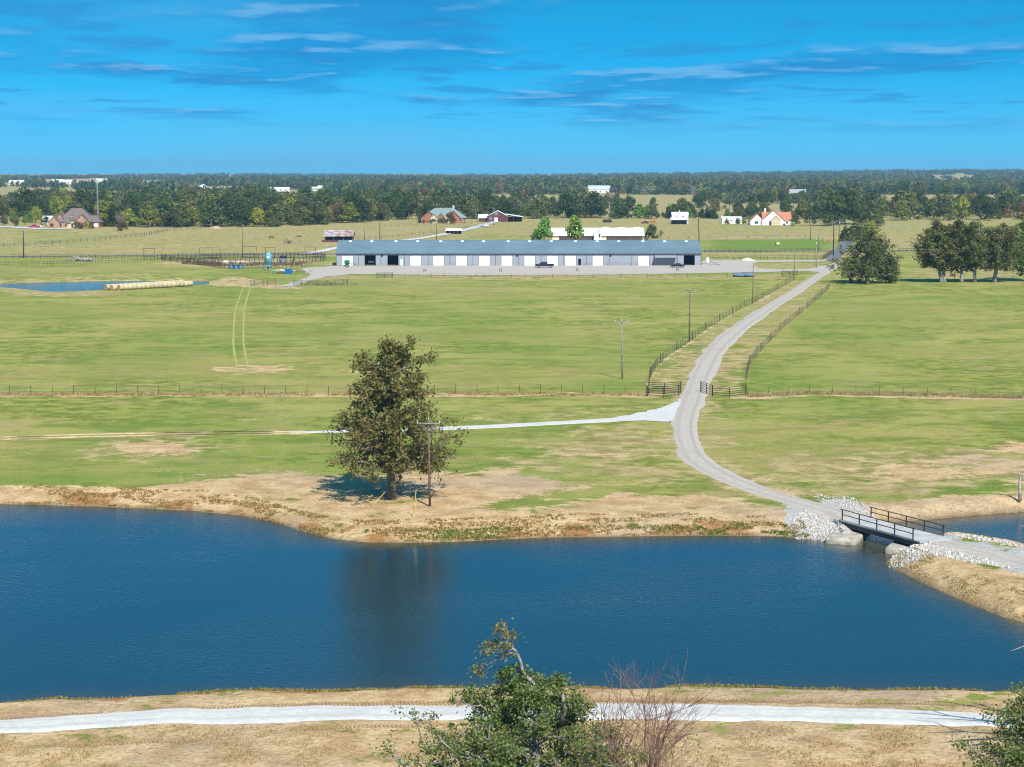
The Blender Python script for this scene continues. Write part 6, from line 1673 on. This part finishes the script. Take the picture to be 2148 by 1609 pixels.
# hay shelter and round feeders behind the pens
p = P(602, 511); o = thing('hay_shelter', 'small tan hay shelter on the dry field behind the pens', 'shed', p)
gable_block(-1.6, 1.6, 0, 2.4, 1.4, 2.3, 'y', mat('tan_boards', (.25, .16, .10), .9, .2, 2), RUSTROOF, o, .1); opening(o, .7, -.02, 0, 1.0, 1.0)
p = P(627.5, 497); o = thing('flat_trailer', 'small rusty red flatbed trailer on the dry field', 'trailer', p)
MB().box(-1.5, 1.5, -.8, .8, .5, .75).build('trailer_bed', mat('red_oxide', (.36, .10, .06), .8, .2, 2), o)
for x in (-.5, .5):
    for y in (-.8, .8): MB().loft([[(x + .3 * math.cos(a), y + d_, .3 + .3 * math.sin(a)) for a in [2 * math.pi * i / 12 for i in range(12)]] for d_ in (-.1, .1)]).build('wheel', TYRE, o)
p = P(628, 522); tb = bare_tree(21, 5.2, 4); o = thing('dead_tree', 'short gnarled dead tree behind the cattle pens', 'tree', p); tb.build('trunk', DEADWOOD, o)
# skid box and equipment beyond the hayfield
p = P(1274, 467.5); o = thing('dark_trailer', 'dark flat trailer in the dry field beyond the stables', 'trailer', p); MB().box(-2.6, 2.6, 0, 1.4, .5, 2.0).build('trailer_box', STEEL_BLACK, o); MB().box(-2.7, 2.7, .1, 1.3, .2, .45).build('chassis', STEEL_RUST, o)
p = P(1369, 466.5); o = thing('orange_implement', 'orange farm implement beside the maroon car', 'implement', p); MB().box(-1.6, 1.6, 0, 1.2, .7, 1.5).build('frame', ORANGEP, o); MB().tube([(1.6, .5, 1.1), (3.4, .5, .4)], .12, 6).build('drawbar', ORANGEP, o)
for x in (-.9, .9): MB().loft([[(x + .45 * math.cos(a), d_, .45 + .45 * math.sin(a)) for a in [2 * math.pi * i / 12 for i in range(12)]] for d_ in (-.15, .15)]).build('wheel', TYRE, o)

# ================================================================== SHORE WEEDS
def tufts(name, label, pts, hmin, hmax, cols, seed, blades=5, wd=.05):
    rg = np.random.default_rng(seed); n = len(pts); z = terrain(pts)
    b = np.column_stack([pts, z]).repeat(blades, 0); N = len(b)
    b[:, :2] += rg.normal(size=(N, 2)) * .10
    h = rg.uniform(hmin, hmax, N); a = rg.uniform(0, 6.28, N); le = rg.uniform(.15, .6, N) * h
    w = np.column_stack([-np.sin(a), np.cos(a), np.zeros(N)]) * (wd * rg.uniform(.7, 1.5, N))[:, None]
    t = b + np.column_stack([np.cos(a) * le, np.sin(a) * le, h])
    m = (b + t) / 2 + np.column_stack([np.zeros(N), np.zeros(N), h * .12])
    v = np.stack([b - w, b + w, m + w * .8, t, m - w * .8], 1).reshape(-1, 3)
    me = np_mesh(name, v, np.arange(5 * N).reshape(-1, 5))
    o = struct(link(name, me, leaf_mat('blades_%d' % seed, cols, 0.0, .25)), 'stuff'); o['label'] = label; o['category'] = 'weeds'
def along(poly_px, z, n, wid, seed, thr=.4, closed=False):
    rg = np.random.default_rng(seed); line = PL(poly_px, z); s = np.concatenate([[0], np.cumsum(np.linalg.norm(np.diff(line, axis=0), axis=1))])
    t = rg.uniform(0, s[-1], n); x = np.interp(t, s, line[:, 0]); y = np.interp(t, s, line[:, 1])
    off = rg.uniform(0, 1, n) ** 1.3 * (wid[1] - wid[0]) + wid[0]
    k = vnoise(t / 2.5, off, seed) > thr
    return x[k], y[k], off[k]
x, y, of = along(far_shore[2:-2], ZW, 5500, (.3, 6.0), 5, .5)
tufts('shore_weeds', 'rusty and straw weeds along the far pond bank', np.column_stack([x, y + of]), .06, .2, [(.30, .13, .045), (.40, .27, .12), (.20, .19, .05), (.36, .20, .07)], 61)
x, y, of = along(far_shore[-12:-2], ZW, 2200, (.3, 3.0), 6, .55)
tufts('shore_weeds', 'green weeds at the waterline before the bridge', np.column_stack([x, y + of]), .06, .2, [(.10, .16, .03), (.16, .20, .04), (.22, .20, .06)], 62)
x, y, of = along([(a, b) for a, b in near_shore[1:-1]], ZW, 9000, (.2, 2.2), 7, .38)
tufts('shore_weeds', 'green and straw grass fringe on the crest of the dam', np.column_stack([x, y - of]), .05, .22, [(.14, .18, .035), (.22, .22, .06), (.36, .26, .11), (.30, .16, .06)], 63, wd=.03)
x, y, of = along(right_shore[1:-1], ZW, 1600, (.5, 4.5), 8, .5)
tufts('shore_weeds', 'straw grass on the causeway bank past the bridge', np.column_stack([x + of * .6, y + of * .8]), .05, .16, [(.26, .25, .08), (.46, .36, .18), (.40, .28, .14)], 64, wd=.035)
rg_ = np.random.default_rng(9)
pp = np.column_stack([rg_.uniform(-34, 34, 26000), rg_.uniform(103, 119, 26000)])
pp = pp[(vnoise(pp[:, 0] / 2.2, pp[:, 1] / 2.2, 70) * .6 + vnoise(pp[:, 0] / .7, pp[:, 1] / .7, 71) * .4 > .52) & (pp[:, 1] < 115.8)]
tufts('dry_grass', 'sparse dry grass stubble on the dam below the white road', pp, .04, .16, [(.50, .37, .19), (.42, .30, .14), (.32, .28, .10), (.56, .42, .22)], 65, 3, .02)
x, y, of = along([(-200, 828), (400, 828), (900, 827), (1356, 828)], 0, 4000, (-1.6, 1.6), 11, .35)
tufts('fence_weeds', 'tall straw weeds along the long pasture fence', np.column_stack([x, y + of]), .1, .35, [(.46, .33, .17), (.40, .26, .11), (.28, .23, .09)], 66, 3, .05)
x, y, of = along([(1568, 831), (1700, 825), (1800, 827), (2000, 831), (2300, 837)], 0, 3000, (-1.6, 1.6), 12, .3)
tufts('fence_weeds', 'tall straw weeds along the meadow fence past the gates', np.column_stack([x, y + of]), .12, .4, [(.44, .32, .17), (.38, .26, .13), (.28, .23, .09)], 67, 3, .05)

x, y, of = along([(385, 551), (470, 556), (560, 556), (640, 553)], 0, 2600, (-9, 9), 21, .55)
tufts('pen_weeds', 'dark trampled weeds inside the cattle pens', np.column_stack([x, y + of]), .2, .8, [(.20, .15, .08), (.18, .16, .06), (.26, .18, .10)], 68, 3, .10)
# tread marks pressed into the dirt beside the dam road
def treads(label, px, off, seed):
    line = resample(PL(px), .24); rg = np.random.default_rng(seed); V = []; Fc = []
    t = np.gradient(line, axis=0); t /= np.linalg.norm(t, axis=1)[:, None]; nn = np.column_stack([-t[:, 1], t[:, 0]])
    z = terrain(line)
    k = 0
    for i in range(len(line)):
        if vnoise(np.array([i / 40.0]), np.array([seed * 3.3]), 6)[0] < .38: continue
        for sg in (-1, 1):
            c = line[i] + nn[i] * (off + sg * .17); d = nn[i] * .15 + t[i] * sg * .07; w = t[i] * .045
            for q in (c - d - w, c + d - w, c + d + w, c - d + w): V.append((q[0], q[1], z[i] + .015))
            for q in (c - d, c + d): V.append((q[0], q[1], z[i] + .07))
            Fc += [(k, k + 1, k + 5, k + 4), (k + 2, k + 3, k + 4, k + 5)]; k += 6
    me = np_mesh('tread_marks', np.array(V), np.array(Fc)); o = struct(link('tread_marks', me, mat('pressed_dirt', (.30, .19, .10), .95, .25, 2.0)), 'stuff'); o['label'] = label; o['category'] = 'tyre tracks'
treads('tyre tread marks between the white dam road and the pond', [(-100, 1517), (0, 1508), (160, 1500), (320, 1490), (520, 1483), (700, 1478), (860, 1475), (1200, 1474), (1500, 1474), (1800, 1476), (2100, 1480)], .1, 1)
treads('second line of tyre tread marks between the dam road and the pond', [(600, 1478), (860, 1471), (1200, 1470), (1500, 1470), (1800, 1471), (2100, 1474)], 0, 2)
treads('tyre tread marks in the dirt below the white dam road', [(-50, 1572), (100, 1566), (250, 1560), (420, 1553)], 0, 3)
treads('tyre tread marks low on the dam near the dark oak top', [(640, 1530), (800, 1526), (900, 1524)], 0, 4)

# ================================================================== HAZE
hz = MB().box(-5600, 5600, -80, 13300, -22, 75).mesh('haze')
hm_ = bpy.data.materials.new('haze'); hm_.use_nodes = True
nt = hm_.node_tree; nt.nodes.clear()
pv = nt.nodes.new('ShaderNodeVolumePrincipled'); pv.inputs['Color'].default_value = (0.36, 0.74, 1.0, 1); pv.inputs['Density'].default_value = 0.00007; pv.inputs['Anisotropy'].default_value = 0.1
ou = nt.nodes.new('ShaderNodeOutputMaterial'); nt.links.new(pv.outputs[0], ou.inputs['Volume'])
hz.materials.append(hm_)
ho = bpy.data.objects.new('haze', hz); COL.objects.link(ho); struct(ho, 'stuff'); ho['label'] = 'thin blue haze over the whole plain'; ho['category'] = 'haze'
